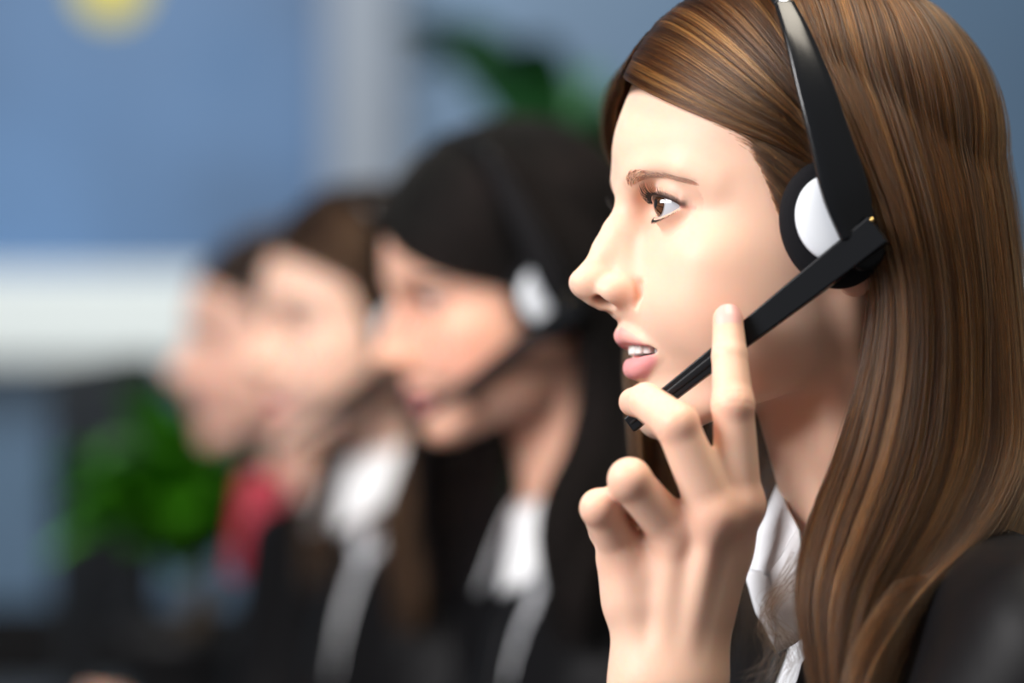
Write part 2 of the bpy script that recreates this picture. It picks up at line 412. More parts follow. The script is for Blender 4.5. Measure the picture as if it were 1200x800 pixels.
# ------------------------------------------------------------------ eyes
def eye_mesh(gaze, E, iris=(0.10, 0.040, 0.018)):
    """eyeball with a bulged cornea, pole along gaze; tint by ring"""
    g = np.array(gaze, float); g /= np.linalg.norm(g)
    a = np.cross(g, [0, 0, 1]); a /= np.linalg.norm(a); b = np.cross(a, g)
    th = np.radians(np.concatenate([np.linspace(0, 36, 40), np.linspace(38, 180, 40)])); ns = 48
    V = []; C = []
    for t in th:
        R = EYE_R + 0.10 * math.exp(-(math.degrees(t) / 22) ** 4)
        for j in range(ns):
            ph = 2 * math.pi * j / ns
            V.append(E + R * (g * math.cos(t) + math.sin(t) * (a * math.cos(ph) + b * math.sin(ph))))
            d = math.degrees(t)
            if d < 11: c = (0.003, 0.003, 0.003)
            elif d < 28.5:
                k = 0.6 + 0.5 * math.sin(j * 2.6) * math.sin(j * 1.3 + 1); ring = 0.35 if d > 26 else 1.0
                warm = 1.5 if b[2] * math.sin(ph) < -0.2 else 0.9
                c = tuple(x * k * ring * warm for x in iris)
            elif d < 31: c = (0.30, 0.27, 0.26)
            else: c = (0.50, 0.52, 0.56)
            C.append(c)
    n = len(th)
    F = [(i * ns + j, i * ns + (j + 1) % ns, (i + 1) * ns + (j + 1) % ns, (i + 1) * ns + j) for i in range(n - 1) for j in range(ns)]
    return np.array(V), np.array(F), np.array(C)

def body_mesh(h, lo=(-16, -19, -26), hi=(12.5, 19, 12.5), **kw):
    V, F = surface(sdf_head, lo, hi, h)
    return V, F

# ------------------------------------------------------------------ the raised left hand (centimetres, world axes)
def H(px, py, Y): return at(px, py, Y) * 100
INDEX = ([H(866, 592, 1.338), H(859, 474, 1.330), H(855, 417, 1.338), H(853, 374, 1.346)], [1.05, 0.92, 0.80, 0.68])
MIDDLE = ([H(838, 604, 1.330), H(793, 497, 1.322), H(757, 470, 1.338), H(742, 471, 1.356)], [1.08, 0.95, 0.82, 0.66])
RING = ([H(790, 624, 1.338), H(738, 562, 1.322), H(735, 590, 1.350), H(765, 612, 1.362)], [1.05, 0.92, 0.78, 0.70])
PINKY = ([H(731, 652, 1.347), H(702, 595, 1.330), H(708, 622, 1.354), H(735, 640, 1.364)], [0.95, 0.80, 0.70, 0.62])
THUMB = ([H(812, 752, 1.365), H(838, 652, 1.392), H(826, 560, 1.398), H(795, 512, 1.390)], [1.25, 1.15, 0.92, 0.75])
WRIST = H(782, 812, 1.350); ELBOW = H(900, 1290, 1.33)
def sdf_hand(P):
    f = None
    base = [H(818, 780, 1.352), H(798, 782, 1.348), H(775, 784, 1.348), H(752, 788, 1.352)]
    for (pts, rs), b, rb in zip((INDEX, MIDDLE, RING, PINKY), base, (1.15, 1.2, 1.2, 1.1)):
        m = pts[0] + np.array([0, 0.55, 0])
        g = cap(P, b, m, rb, rs[0] * 1.02)
        f = g if f is None else smin(f, g, 0.9)
    # palm pad and thumb base
    f = smin(f, cap(P, H(770, 750, 1.362), H(800, 655, 1.355), 1.6, 1.5), 1.0)
    f = smin(f, cap(P, H(742, 700, 1.350), H(738, 655, 1.350), 1.2, 1.15), 1.2)
    f = smin(f, cap(P, H(845, 640, 1.352), H(760, 665, 1.354), 1.1, 1.1), 1.2)
    f = smin(f, chain(P, THUMB[0], THUMB[1], 0.3), 0.8)
    # wrist and forearm (oval)
    ax = np.array([1.0, 1.28, 1.0])
    f = smin(f, cap(P * ax, WRIST * ax, (H(793, 900, 1.35)) * ax, 2.50, 2.6), 1.6)
    f = smin(f, cap(P * ax, H(793, 900, 1.35) * ax, ELBOW * ax, 2.6, 4.0), 1.0)
    for (pts, rs), kk in zip((INDEX, MIDDLE, RING, PINKY), (0.65, 0.7, 0.55, 0.55)):
        g = chain(P, pts, rs, 0.12)
        # slight waist between the joints
        for i in (0, 1):
            mid = (pts[i] + pts[i + 1]) / 2
        f = smin(f, g, kk)
        # knuckle bumps
        f = smin(f, np.sqrt(((P - pts[0] - np.array([0, -0.08 if kk > 0.6 else 0.35, 0])) ** 2).sum(1)) - rs[0] * 0.93, 0.6)
        f = smin(f, np.sqrt(((P - pts[1] - np.array([0, -0.05, 0])) ** 2).sum(1)) - rs[1] * 0.98, 0.3)
    # tendon ridges on the back of the hand
    for (pts, rs), b in zip((INDEX, MIDDLE, RING, PINKY), base):
        f = smin(f, cap(P, b + np.array([0, -0.75, 0]), pts[0] + np.array([0, -0.55, 0]), 0.22, 0.26), 0.8)
    # creases over the middle joints
    for pts, rs in (INDEX, MIDDLE):
        t = pts[2] - pts[1]; t = t / np.linalg.norm(t)
        for o in (-0.22, 0.0, 0.22):
            c = pts[1] + t * o
            d = np.abs((P - c) @ t); r = np.sqrt(((P - c) ** 2).sum(1))
            f = np.where((r < 1.5) & (P[:, 1] < c[1]), smax(f, -(np.sqrt(d ** 2 + (np.abs(f)) ** 2) - 0.035), 0.06), f)
    return f
def hand_tint(V, skin=(0.80, 0.525, 0.395)):
    C = np.tile(np.array(skin), (len(V), 1))
    for (pts, rs), wt in zip((INDEX, MIDDLE, RING, PINKY, THUMB), (1, 1, 0.8, 0.8, 0.6)):
        for i, wd in ((0, 1.0), (1, 0.75), (3, 0.8)):
            g = np.exp(-(((V - pts[i]) ** 2).sum(1)) / (wd * 1.25) ** 2) * 0.5 * wt
            C = C * (1 - g[:, None]) + np.array((0.80, 0.33, 0.23)) * g[:, None]
    return C
def nail_mesh(tip, prev, r, nrm, ln=1.15, wd=0.62):
    """curved nail plate lying on the back of the last finger joint (cm, world)"""
    t = tip - prev; t /= np.linalg.norm(t); n = np.array(nrm, float); n -= t * (n @ t); n /= np.linalg.norm(n); b = np.cross(t, n)
    V = []; nu, nv = 13, 9
    for lay in (0, 1):
        for i in range(nu):
            a = i / (nu - 1)
            y = -0.62 * ln + ln * a
            wv = wd * (1 - 0.35 * max(0, 0.25 - a) / 0.25 - 0.5 * max(0, (a - 0.8) / 0.2) ** 2)
            for j in range(nv):
                x = (j / (nv - 1) * 2 - 1)
                ang = x * wv / r
                hh = r * 1.0 + 0.035 - 0.09 * max(0, a - 0.55) ** 1 * 2 - (0.06 if lay else 0)
                V.append(tip + t * y + n * math.cos(ang) * hh + b * math.sin(ang) * hh)
    F = []
    for i in range(nu - 1):
        for j in range(nv - 1):
            q = i * nv + j
            F.append((q, q + 1, q + nv + 1, q + nv)); q += nu * nv
            F.append((q, q + nv, q + nv + 1, q + 1))
    return np.array(V), F

# ------------------------------------------------------------------ hair
def hair_mat(name, rough=0.28, coat=0.0, radial=0.4):
    m = bpy.data.materials.new(name); m.use_nodes = True; nt = m.node_tree
    for n in list(nt.nodes):
        if n.type != 'OUTPUT_MATERIAL': nt.nodes.remove(n)
    h = nt.nodes.new('ShaderNodeBsdfHairPrincipled'); h.parametrization = 'COLOR'
    a = nt.nodes.new('ShaderNodeAttribute'); a.attribute_name = 'tint'
    nt.links.new(a.outputs['Color'], h.inputs['Color'])
    h.inputs['Roughness'].default_value = rough; h.inputs['Radial Roughness'].default_value = radial
    h.inputs['Coat'].default_value = coat; h.inputs['IOR'].default_value = 1.45
    nt.links.new(h.outputs[0], nt.nodes['Material Output'].inputs['Surface'])
    return m
M_HAIR = hair_mat('hair_strands')
M_HAIR_DULL = hair_mat('dark_hair_strands', rough=0.55, radial=0.8)
M_HAIR_DULL.node_tree.nodes['Principled Hair BSDF'].inputs['IOR'].default_value = 1.25
def hair_obj(name, S, rad, cols, parent, material=None, taper=0.35):
    """S: (N, n, 3) world points"""
    N, n, _ = S.shape
    hc = bpy.data.hair_curves.new(name); hc.add_curves([n] * N)
    org = np.array(parent['_w']) if parent is not None else np.zeros(3)
    hc.attributes['position'].data.foreach_set('vector', (S - org).astype(np.float32).ravel())
    ra = hc.attributes.get('radius') or hc.attributes.new('radius', 'FLOAT', 'POINT')
    t = np.linspace(0, 1, n); prof = np.minimum(1, (1 - t) / taper) * 0.85 + 0.15
    ra.data.foreach_set('value', (np.broadcast_to(np.asarray(rad, float), (N,))[:, None] * prof[None]).astype(np.float32).ravel())
    ca = hc.attributes.new('tint', 'FLOAT_COLOR', 'CURVE')
    c4 = np.ones((N, 4), np.float32); c4[:, :3] = cols; ca.data.foreach_set('color', c4.ravel())
    hc.materials.append(material or M_HAIR)
    o = bpy.data.objects.new(name, hc); COL.objects.link(o); o['kind'] = 'stuff'
    if parent is not None: o.parent = parent
    return o
SKULL_C = np.array([0.1, 0, 2.9]); SKULL_R = np.array([9.0, 7.25, 8.1])
def push_out(P, margin, soft=None):
    q = P - SKULL_C; f = ell(P, SKULL_C, SKULL_R)
    n = q / SKULL_R ** 2; n /= np.linalg.norm(n, axis=1)[:, None] + 1e-9
    d = np.maximum(0, margin - f) * (P[:, 2] > -1.5)
    return P + n * d[:, None]
class Patch:
    def __init__(s, guides, ns=120, nt=80, margin=0.75):
        s.margin = margin
        g = np.array([spline(q, nt) for q in guides])          # guides x nt x 3
        s.G = np.stack([spline(g[:, j], ns) for j in range(nt)], 1)   # ns x nt x 3
        for _ in range(3): s.G = push_out(s.G.reshape(-1, 3), s.margin).reshape(s.G.shape)
        du = np.gradient(s.G, axis=0); dt = np.gradient(s.G, axis=1)
        N = np.cross(du, dt); N /= np.linalg.norm(N, axis=2)[:, :, None] + 1e-9
        out = s.G - np.array([0.0, 0, 1.0]) ; out[:, :, 2] *= 0.15
        N *= np.sign((N * out).sum(2))[:, :, None]
        s.N = N; s.ns = ns; s.nt = nt
    def sample(s, S, T):
        x = np.clip(S, 0, 1) * (s.ns - 1); y = np.clip(T, 0, 1) * (s.nt - 1)
        i = np.minimum(x.astype(int), s.ns - 2); j = np.minimum(y.astype(int), s.nt - 2); fx = (x - i)[..., None]; fy = (y - j)[..., None]
        def b(A): return (A[i, j] * (1 - fx) + A[i + 1, j] * fx) * (1 - fy) + (A[i, j + 1] * (1 - fx) + A[i + 1, j + 1] * fx) * fy
        return b(s.G), b(s.N)
def strands(patch, N, rng, npt=34, depth=1.1, clumps=150, clump=0.6, wave=0.10, fly=0.03, root_depth=0.25, dark=(0.012, 0.0042, 0.0016), light=(0.42, 0.165, 0.042), tmin=0.0, send=(0.86, 1.0), s_bias=1.0, smin=0.0):
    T = np.linspace(0, 1, npt)[None]
    cs = rng.random(clumps); cd = rng.random(clumps) ** 1.3; ccol = rng.random(clumps)
    ci = rng.integers(0, clumps, N)
    s0 = rng.random(N) ** s_bias; 
    own = np.argsort(np.argsort(cs))  # unused ordering, keeps clumps stable
    near = np.searchsorted(np.sort(cs), s0); near = np.clip(near + rng.integers(-2, 3, N), 0, clumps - 1); order = np.argsort(cs); ci = order[near]
    cl = clump * (0.25 + 0.75 * T ** 0.8)
    S = s0[:, None] * (1 - cl) + cs[ci][:, None] * cl
    S = smin + (1 - smin) * S
    S = S + 0.012 * np.sin(T * (3 + 3 * rng.random((N, 1))) + 6.28 * rng.random((N, 1))) * T
    d0 = 0.55 * rng.random(N) + 0.45 * cd[ci]
    D = -(root_depth + (depth - root_depth) * sst(T, 0.0, 0.4)) * d0[:, None]
    D = D + wave * np.sin(T * 7 * (0.7 + 0.6 * ccol[ci][:, None]) + 6.28 * ccol[ci][:, None] * 5) * T
    flyers = (rng.random(N) < fly)[:, None]
    D = D + flyers * (0.15 + 0.5 * rng.random((N, 1))) * np.sin(np.pi * np.clip(T * (0.7 + 0.6 * rng.random((N, 1))), 0, 1))
    te = send[0] + (send[1] - send[0]) * rng.random((N, 1)); t0 = tmin * rng.random((N, 1))
    TT = t0 + (te - t0) * T
    P, Nn = patch.sample(S, TT)
    P = P + Nn * D[..., None]
    P = push_out(P.reshape(-1, 3), 0.12).reshape(P.shape)
    P = P + 0.02 * rng.standard_normal((N, 1, 3)) + 0.035 * np.cumsum(rng.standard_normal((N, npt, 3)) * 0.25, 1) * T[..., None]
    m = np.clip(0.5 * ccol[ci] + 0.5 * rng.random(N), 0, 1)[:, None] ** 3.6
    cols = np.array(dark) * (1 - m) + np.array(light) * m
    return P, cols
def L(F, pts): return [F.loc(*p) for p in pts]
NEAR_G = [
 [(745,98,.4),(785,120,3),(850,148,5.6),(912,172,7.1),(962,205,7.9),(1000,260,8.3),(1022,340,8.2),(1008,430,8.0),(978,530,8.2),(943,620,8.8),(930,700,9.3),(945,800,10),(965,900,10.5)],
 [(765,60,.2),(812,86,3),(872,122,5.9),(930,155,7.4),(976,200,8.3),(1010,262,8.7),(1030,340,8.6),(1020,430,8.4),(994,530,8.7),(962,620,9.3),(945,700,9.8),(955,800,10.3),(975,900,10.6)],
 [(800,20,.1),(842,50,3),(897,92,6.0),(946,138,7.8),(988,198,8.8),(1020,262,9.1),(1040,340,9.0),(1034,430,9.0),(1012,530,9.2),(980,620,9.8),(960,700,10.2),(965,800,10.7),(980,900,11)],
 [(850,-15,0),(890,15,3.4),(932,65,6.4),(972,125,8.2),(1005,195,9.1),(1035,262,9.5),(1053,340,9.4),(1050,430,9.4),(1030,530,9.7),(998,620,10.2),(972,700,10.6),(972,800,11),(985,900,11.2)],
 [(900,-35,0),(937,5,4),(966,60,7.0),(995,120,8.5),(1024,190,9.4),(1050,262,9.8),(1067,340,9.7),(1067,430,9.7),(1050,530,10),(1018,620,10.5),(988,700,10.9),(980,800,11.3),(990,900,11.4)],
 [(960,-45,0),(998,0,4),(1024,60,6.6),(1048,120,7.9),(1070,190,8.8),(1088,260,9.3),(1101,340,9.3),(1104,430,9.5),(1093,530,9.9),(1060,620,10.5),(1020,700,11),(995,800,11.5),(998,900,11.5)],
 [(1010,-35,0),(1050,5,3.5),(1080,60,5.2),(1105,120,6.3),(1125,190,7),(1138,260,7.5),(1148,340,7.8),(1152,430,8.2),(1147,530,9),(1110,620,10),(1055,700,10.8),(1012,800,11.6),(1008,900,11.8)],
 [(1050,-20,0),(1090,18,1.5),(1130,68,2.5),(1156,120,3.2),(1174,190,4),(1185,260,4.5),(1194,340,5),(1203,430,6),(1207,530,7.4),(1168,622,9.2),(1088,708,11),(1034,800,12),(1020,900,12)],
 [(1058,-20,-.3),(1095,18,-.5),(1136,68,-.5),(1161,120,-.5),(1179,190,-.5),(1190,260,-.5),(1198,340,-.5),(1206,430,0),(1212,530,1),(1205,640,1.5),(1195,740,1.5),(1185,840,1.5),(1180,930,1.5)]]
FAR_G = [
 [(748,97,-.3),(722,105,-2.4),(707,135,-4.2),(709,180,-6.2),(738,240,-8.0),(752,330,-8.6),(730,410,-8.4),(733,500,-8),(742,600,-8),(752,700,-8.2),(760,800,-8.6)],
 [(765,60,-.2),(738,72,-2.4),(719,105,-5),(728,160,-7.4),(760,230,-8.8),(775,330,-9.2),(755,420,-9),(752,520,-8.5),(758,620,-8.4),(768,710,-8.6),(776,800,-9)],
 [(800,20,-.1),(786,30,-3.2),(780,75,-6.2),(800,150,-8.4),(826,230,-9.2),(835,330,-9.5),(820,430,-9.4),(800,520,-9),(792,620,-9),(792,710,-9),(800,800,-9.3)],
 [(900,-38,0),(900,0,-4),(896,60,-7),(900,140,-8.8),(908,230,-9.6),(915,330,-9.8),(908,430,-9.8),(890,520,-9.6),(870,620,-9.5),(855,710,-9.5),(850,800,-9.5)],
 [(1000,-38,0),(1008,8,-4),(1018,70,-6.6),(1030,140,-8),(1040,230,-8.8),(1046,330,-9.2),(1046,430,-9.3),(1040,520,-9.2),(1026,620,-9),(1010,710,-9),(1000,800,-9)],
 [(1055,-20,-.3),(1092,18,-1),(1130,68,-1.8),(1155,140,-2.4),(1175,225,-3),(1188,330,-3),(1195,430,-3),(1195,520,-3.4),(1188,620,-4),(1160,710,-4.5),(1130,800,-5)]]
TEMPLE_G = [
 [(815,124,4.6),(862,144,6.1),(915,182,7.3),(960,215,7.9),(990,255,8.1),(1005,290,8.1)],
 [(862,165,6.1),(890,182,6.9),(925,208,7.5),(955,240,7.9),(980,272,8.0),(1000,300,7.9)],
 [(888,198,6.7),(908,222,7.2),(932,252,7.6),(950,268,7.8),(970,290,7.8),(988,310,7.7)],
 [(906,238,7.0),(920,262,7.25),(934,282,7.45),(948,298,7.6),(964,312,7.6),(978,322,7.5)],
 [(922,282,7.1),(929,292,7.2),(938,303,7.3),(948,313,7.35),(958,320,7.3),(968,328,7.2)]]
PN = Patch([L(F1, g) for g in NEAR_G]); PF = Patch([L(F1, g) for g in FAR_G]); PT = Patch([L(F1, g) for g in TEMPLE_G], margin=0.38)

# ------------------------------------------------------------------ materials of clothes and headsets
M_BLACK = mat('black_plastic', (0.005, 0.006, 0.008), rough=0.2, spec=0.42, coat=0.0)
M_BLACK2 = mat('black_matt_plastic', (0.006, 0.007, 0.009), rough=0.33, spec=0.2)
M_FOAM = mat('black_foam', (0.010, 0.010, 0.012), rough=0.9, spec=0.1, bump=(1500, 0.6, 0.0008))
M_WHITE_P = mat('white_plastic', (0.80, 0.84, 0.90), rough=0.3, spec=0.5)
M_CHROME = mat('steel', (0.55, 0.55, 0.57), rough=0.3, metal=1.0)
M_BRASS = mat('brass', (0.8, 0.55, 0.2), rough=0.3, metal=1.0)
M_SUIT = mat('black_suit_cloth', (0.003, 0.003, 0.004), rough=0.5, spec=0.14, sheen=0.0, bump=(1800, 0.15, 0.0004))
M_SHIRT = mat('white_shirt_cotton', (0.80, 0.82, 0.86), rough=0.8, spec=0.2, bump=(300, 0.25, 0.0010))
M_TIE = mat('red_silk', (0.45, 0.02, 0.05), rough=0.5)

def strip(F, W, path, up_dirs, wid, thk, name, m, parent, n=60, bev=0.0012, smooth=True):
    """rectangular bar swept along local path; up_dirs = outward normals"""
    P = spline(path, n); U = spline(up_dirs, n); U /= np.linalg.norm(U, axis=1)[:, None]
    wd = spline(np.array(wid, float)[:, None], n)[:, 0]; th = spline(np.array(thk, float)[:, None], n)[:, 0]
    T = np.gradient(P, axis=0); T /= np.linalg.norm(T, axis=1)[:, None]
    U = U - T * (U * T).sum(1)[:, None]; U /= np.linalg.norm(U, axis=1)[:, None]; B = np.cross(T, U)
    prof = [(-1, -.8), (-.93, -1), (.93, -1), (1, -.8), (1, .8), (.93, 1.0), (-.93, 1.0), (-1, .8)] if not smooth else [(-1, -.55), (-.82, -1), (.82, -1), (1, -.55), (1, .55), (.86, .92), (.5, 1.08), (-.5, 1.08), (-.86, .92), (-1, .55)]
    k = len(prof)
    V = np.concatenate([(P + B * (a * wd / 2)[:, None] + U * (b * th / 2)[:, None])[:, None] for a, b in prof], 1).reshape(-1, 3)
    Fc = [(i * k + j, i * k + (j + 1) % k, (i + 1) * k + (j + 1) % k, (i + 1) * k + j) for i in range(n - 1) for j in range(k)]
    Fc += [tuple(range(k - 1, -1, -1)), tuple((n - 1) * k + j for j in range(k))]
    o = mesh_obj(name, W(V), Fc, m, parent, smooth=smooth); return bevel(o, bev, 2)
def disc(F, W, c, axis, rx, rz, prof, name, m, parent, ns=64, rot=0.0):
    """lathe-like elliptical solid: prof = [(radius fraction, offset along axis)]"""
    a = np.array(axis, float); a /= np.linalg.norm(a); e1 = np.cross([0, 0, 1.0], a); e1 /= np.linalg.norm(e1); e2 = np.cross(a, e1)
    if rot: e1, e2 = e1 * math.cos(rot) + e2 * math.sin(rot), e2 * math.cos(rot) - e1 * math.sin(rot)
    V = []; n = len(prof)
    for r, h in prof:
        for j in range(ns):
            p = 2 * math.pi * j / ns; V.append(np.array(c) + a * h + e1 * (r * rx * math.cos(p)) + e2 * (r * rz * math.sin(p)))
    Fc = [(i * ns + j, i * ns + (j + 1) % ns, (i + 1) * ns + (j + 1) % ns, (i + 1) * ns + j) for i in range(n - 1) for j in range(ns)]
    Fc += [tuple(range(ns - 1, -1, -1)), tuple((n - 1) * ns + j for j in range(ns))]
    return mesh_obj(name, W(np.array(V)), Fc, m, parent)
PIV = F1.loc(1012, 283, 9.75); TIP0 = F1.loc(738, 498, 4.45)
ARM = [F1.loc(1006, 275, 9.55), F1.loc(990, 222, 9.75), F1.loc(972, 160, 9.6), F1.loc(954, 100, 9.1), F1.loc(934, 40, 8.1), F1.loc(919, 4, 7.0)]
def build_headset(F, W, label, group=None, TIP=None, arm_mat=None, pin=M_CHROME):
    arm_mat = arm_mat or M_BLACK
    TIP = TIP0 if TIP is None else np.array(TIP)
    org = W(np.array([ARM[-1]]))[0]
    hs = thing('headset', W(np.array([[0.3, 0, 11.4]]))[0], label, 'headset', group)
    nrm = [(0, 1, 0.0), (0, 1, 0.06), (0, 1, 0.16), (0, 1, 0.3), (0, 1, 0.5), (0, 0.9, 0.7)]
    strip(F, W, ARM, nrm, [1.75, 2.2, 1.95, 1.75, 1.30, 0.95], [0.55, 0.6, 0.5, 0.45, 0.4, 0.35], 'slider_arm', arm_mat, hs)
    top = [ARM[-1] + np.array([0, -0.12, 0]), (ARM[-1] * [1, 0.72, 1]) + [0.2, 0, 1.1], (ARM[-1] * [1, 0.38, 1]) + [0.4, 0, 2.0], (ARM[-1] * [1, 0, 1]) + [0.45, 0, 2.35]]
    topm = top + [t * np.array([1, -1, 1]) for t in top[-2::-1]]
    nt = [(0, 0.9, 0.7), (0, 0.7, 0.9), (0, 0.35, 1), (0, 0, 1), (0, -0.35, 1), (0, -0.7, 0.9), (0, -0.9, 0.7)]
    strip(F, W, topm, nt, [0.85] * 7, [0.28] * 7, 'headband', M_BLACK2, hs)
    sl = ARM[-1]
    strip(F, W, [sl + [-0.12, -0.05, -0.35], sl + [-0.05, -0.3, 0.15], sl + [0, -0.7, 0.6]], [(0, .9, .7)] * 3, [0.62] * 3, [0.50] * 3, 'metal_slider', pin, hs, n=8, bev=0.0004)
    for sgn in (1, -1):
        q = np.array([1, sgn, 1.0])
        if sgn < 0:
            strip(F, W, [p * q for p in ARM], [np.array(x) * q for x in nrm], [1.5, 1.9, 1.8, 1.6, 1.3, .95], [0.5] * 6, 'slider_arm', arm_mat, hs)
        c = F1.loc(978, 262, 8.1) * q; ax = np.array([0.16, 1.0, 0.03]) * q
        disc(F, W, c, ax, 2.45, 2.95, [(0.72, -0.75), (0.9, -0.7), (1.0, -0.35), (1.0, 0.05), (0.95, 0.38), (0.84, 0.55), (0.70, 0.6)], 'ear_cushion', M_FOAM, hs, rot=0.25 * sgn)
        disc(F, W, F1.loc(977, 256, 8.75) * q, ax, 1.72, 2.0, [(1.0, -0.25), (1.0, 0.05), (0.96, 0.18), (0.85, 0.30), (0.6, 0.42), (0.3, 0.48), (0.05, 0.5)], 'ear_shell', M_WHITE_P, hs, rot=0.25 * sgn)
    # pivot housing and boom
    disc(F, W, PIV + [-0.1, -0.25, -0.1], (0.05, 1, 0), 1.0, 1.15, [(0.8, -0.9), (1.0, -0.75), (1.0, 0.15), (0.85, 0.25)], 'pivot_housing', M_BLACK2, hs)
    # boom
    d = TIP - PIV; dn = d / np.linalg.norm(d)
    p0 = PIV - dn * 0.85
    pts = [p0 + (TIP - p0) * t for t in (0, .15, .35, .55, .75, 1)]
    b = strip(F, W, pts, [(0.30, 1, 0.12)] * 6, [1.42, 1.38, 1.22, 1.0, 0.84, 0.74], [0.75, 0.72, 0.66, 0.6, 0.55, 0.5], 'microphone_boom', M_BLACK2, hs, n=7, bev=0.0003, smooth=False)
    side = np.cross(dn, (0.30, 1, 0.12)); side /= np.linalg.norm(side); nn = np.cross(side, dn)
    if nn[1] < 0: nn = -nn
    g0 = TIP - dn * 0.08; g1 = TIP - dn * 0.75
    q0 = TIP - dn * 2.2; q1 = TIP - dn * 6.0
    strip(F, W, [TIP - dn * 0.12 + nn * 0.22, TIP - dn * 0.45 + nn * 0.235, TIP - dn * 0.8 + nn * 0.25], [nn] * 3, [0.13] * 3, [0.12] * 3, 'microphone_slot', mat('slot_black', (0.001, 0.001, 0.001), rough=0.9), hs, n=6, bev=0.0001)
    strip(F, W, [q0 + nn * 0.27, (q0 + q1) / 2 + nn * 0.29, q1 + nn * 0.32], [nn] * 3, [0.30, 0.34, 0.36], [0.06] * 3, 'boom_rib', M_BLACK2, hs, n=10, bev=0.0002)
    V, Fc = tube([PIV + [0.0, 0.38, 0.75] + dn * -0.3, PIV + [0.0, 0.46, 0.75] + dn * -0.3], 0.09, 12, up=(1, 0, 0))
    mesh_obj('brass_pin', W(V), Fc, M_BRASS, hs)
    return hs

# ------------------------------------------------------------------ clothes (local cm)
def sdf_torso(P):
    Q = P
    f = ell(Q, (-5.5, 0, -36), (9.5, 15.0, 20.5))
    f = smin(f, cap(Q, (-6.5, 3.5, -19.5), (-6.5, 15.5, -20.8), 4.6, 4.9), 3.5)
    f = smin(f, cap(Q, (-6.5, -3.5, -19.5), (-6.5, -15.5, -20.8), 4.6, 4.9), 3.5)
    return f
def make_jacket_sdf(arms, vmax=2.6):
    def f(P):
        g = sdf_torso(P)
        for a, r in arms: g = smin(g, chain(P, a, r, 1.0), 2.0)
        # soft folds
        g = g + 0.16 * np.sin(P[:, 2] * 1.1 + P[:, 0] * 0.9 + 2.0 * np.sin(P[:, 1] * 0.35)) * np.exp(-((np.abs(P[:, 1]) - 14) / 6) ** 2)
        # neck opening and V
        nk = cap(P * [1, 1.05, 1], (-3.0, 0, -8), (-6.6, 0, -19.5), 5.9, 6.6)
        g = smax(g, -nk, 0.5)
        vw = vmax * np.clip((P[:, 2] + 38) / 20, 0, 1.2)
        wedge = np.maximum(np.abs(P[:, 1]) - vw, -(P[:, 0] + 4.5))
        g = smax(g, -np.maximum(wedge, -(P[:, 2] + 38)), 0.4)
        return np.maximum(g, -(P[:, 2] + 52))
    return f
def sdf_shirt(P):
    f = sdf_torso(P) + 0.7
    f = smin(f, cap(P * [1, 1.05, 1], (-4.4, 0, -13.6), (-6.4, 0, -19.0), 5.7, 6.4), 1.5)
    f = np.maximum(f, -cap(P * [1, 1.05, 1], (-3.0, 0, -6), (-4.9, 0, -16.0), 5.35, 5.45))
    n = np.array([0.55, 0, 1.0]); n /= np.linalg.norm(n)
    f = np.maximum(f, (P - np.array([-3.5, 0, -13.4])) @ n)
    f = smax(f, np.abs(P[:, 1]) - 6.5, 0.6)
    f = smax(f, -(P[:, 0] + 8.0), 0.6)
    return np.maximum(f, -(P[:, 2] + 45))
def leaf(pts, W, name, m, parent, thick=0.16, bulge=(0.0, 0.25, 0), nsub=10):
    """thickened four-corner cloth sheet, corners local (a, b, c, d), slightly domed"""
    a, b, c, d = [np.array(p, float) for p in pts]; n = nsub; V = []
    nr = np.cross(b - a, d - a); nr /= np.linalg.norm(nr)
    for lay in (0, 1):
        for i in range(n):
            for j in range(n):
                s_, t_ = i / (n - 1), j / (n - 1)
                p = (a * (1 - s_) + b * s_) * (1 - t_) + (d * (1 - s_) + c * s_) * t_
                p = p + np.array(bulge) * math.sin(math.pi * s_) * math.sin(math.pi * t_) + 0.05 * nr * math.sin(9 * s_ + 5 * t_)
                V.append(p + nr * (thick / 2 if lay else -thick / 2))
    F = []
    for i in range(n - 1):
        for j in range(n - 1):
            q = i * n + j; F.append((q, q + 1, q + n + 1, q + n)); q += n * n; F.append((q, q + n, q + n + 1, q + 1))
    rim = [i * n for i in range(n)] + [(n - 1) * n + j for j in range(1, n)] + [i * n + n - 1 for i in range(n - 2, -1, -1)] + [j for j in range(n - 2, 0, -1)]
    for x in range(len(rim)):
        p, q = rim[x], rim[(x + 1) % len(rim)]; F.append((p, q, q + n * n, p + n * n))
    return mesh_obj(name, W(np.array(V)), F, m, parent)
ELB = F1.inv(ELBOW * 0.01); WR = F1.inv(H(797, 985, 1.348) * 0.01)
JV1, JF1 = surface(make_jacket_sdf([([(-6.5, 16, -21), ELB, WR], [4.6, 4.7, 3.7]), ([(-6.5, -16, -21), (-1, -18.5, -44)], [4.6, 4.2])]), (-22, -29, -56), (18, 29, -10), 0.5)
JV, JF = surface(make_jacket_sdf([([(-6.5, 16, -21), (-3, 18.5, -44)], [4.6, 4.2]), ([(-6.5, -16, -21), (-1, -18.5, -44)], [4.6, 4.2])]), (-22, -29, -56), (10, 29, -10), 0.5)
SV, SF = surface(sdf_shirt, (-18, -17, -47), (10, 17, -7), 0.4)
HV, HF = surface(sdf_head, (-16, -19, -26), (12.5, 19, 12.5), 0.09)
print('meshes', len(HV), len(JV), len(SV))

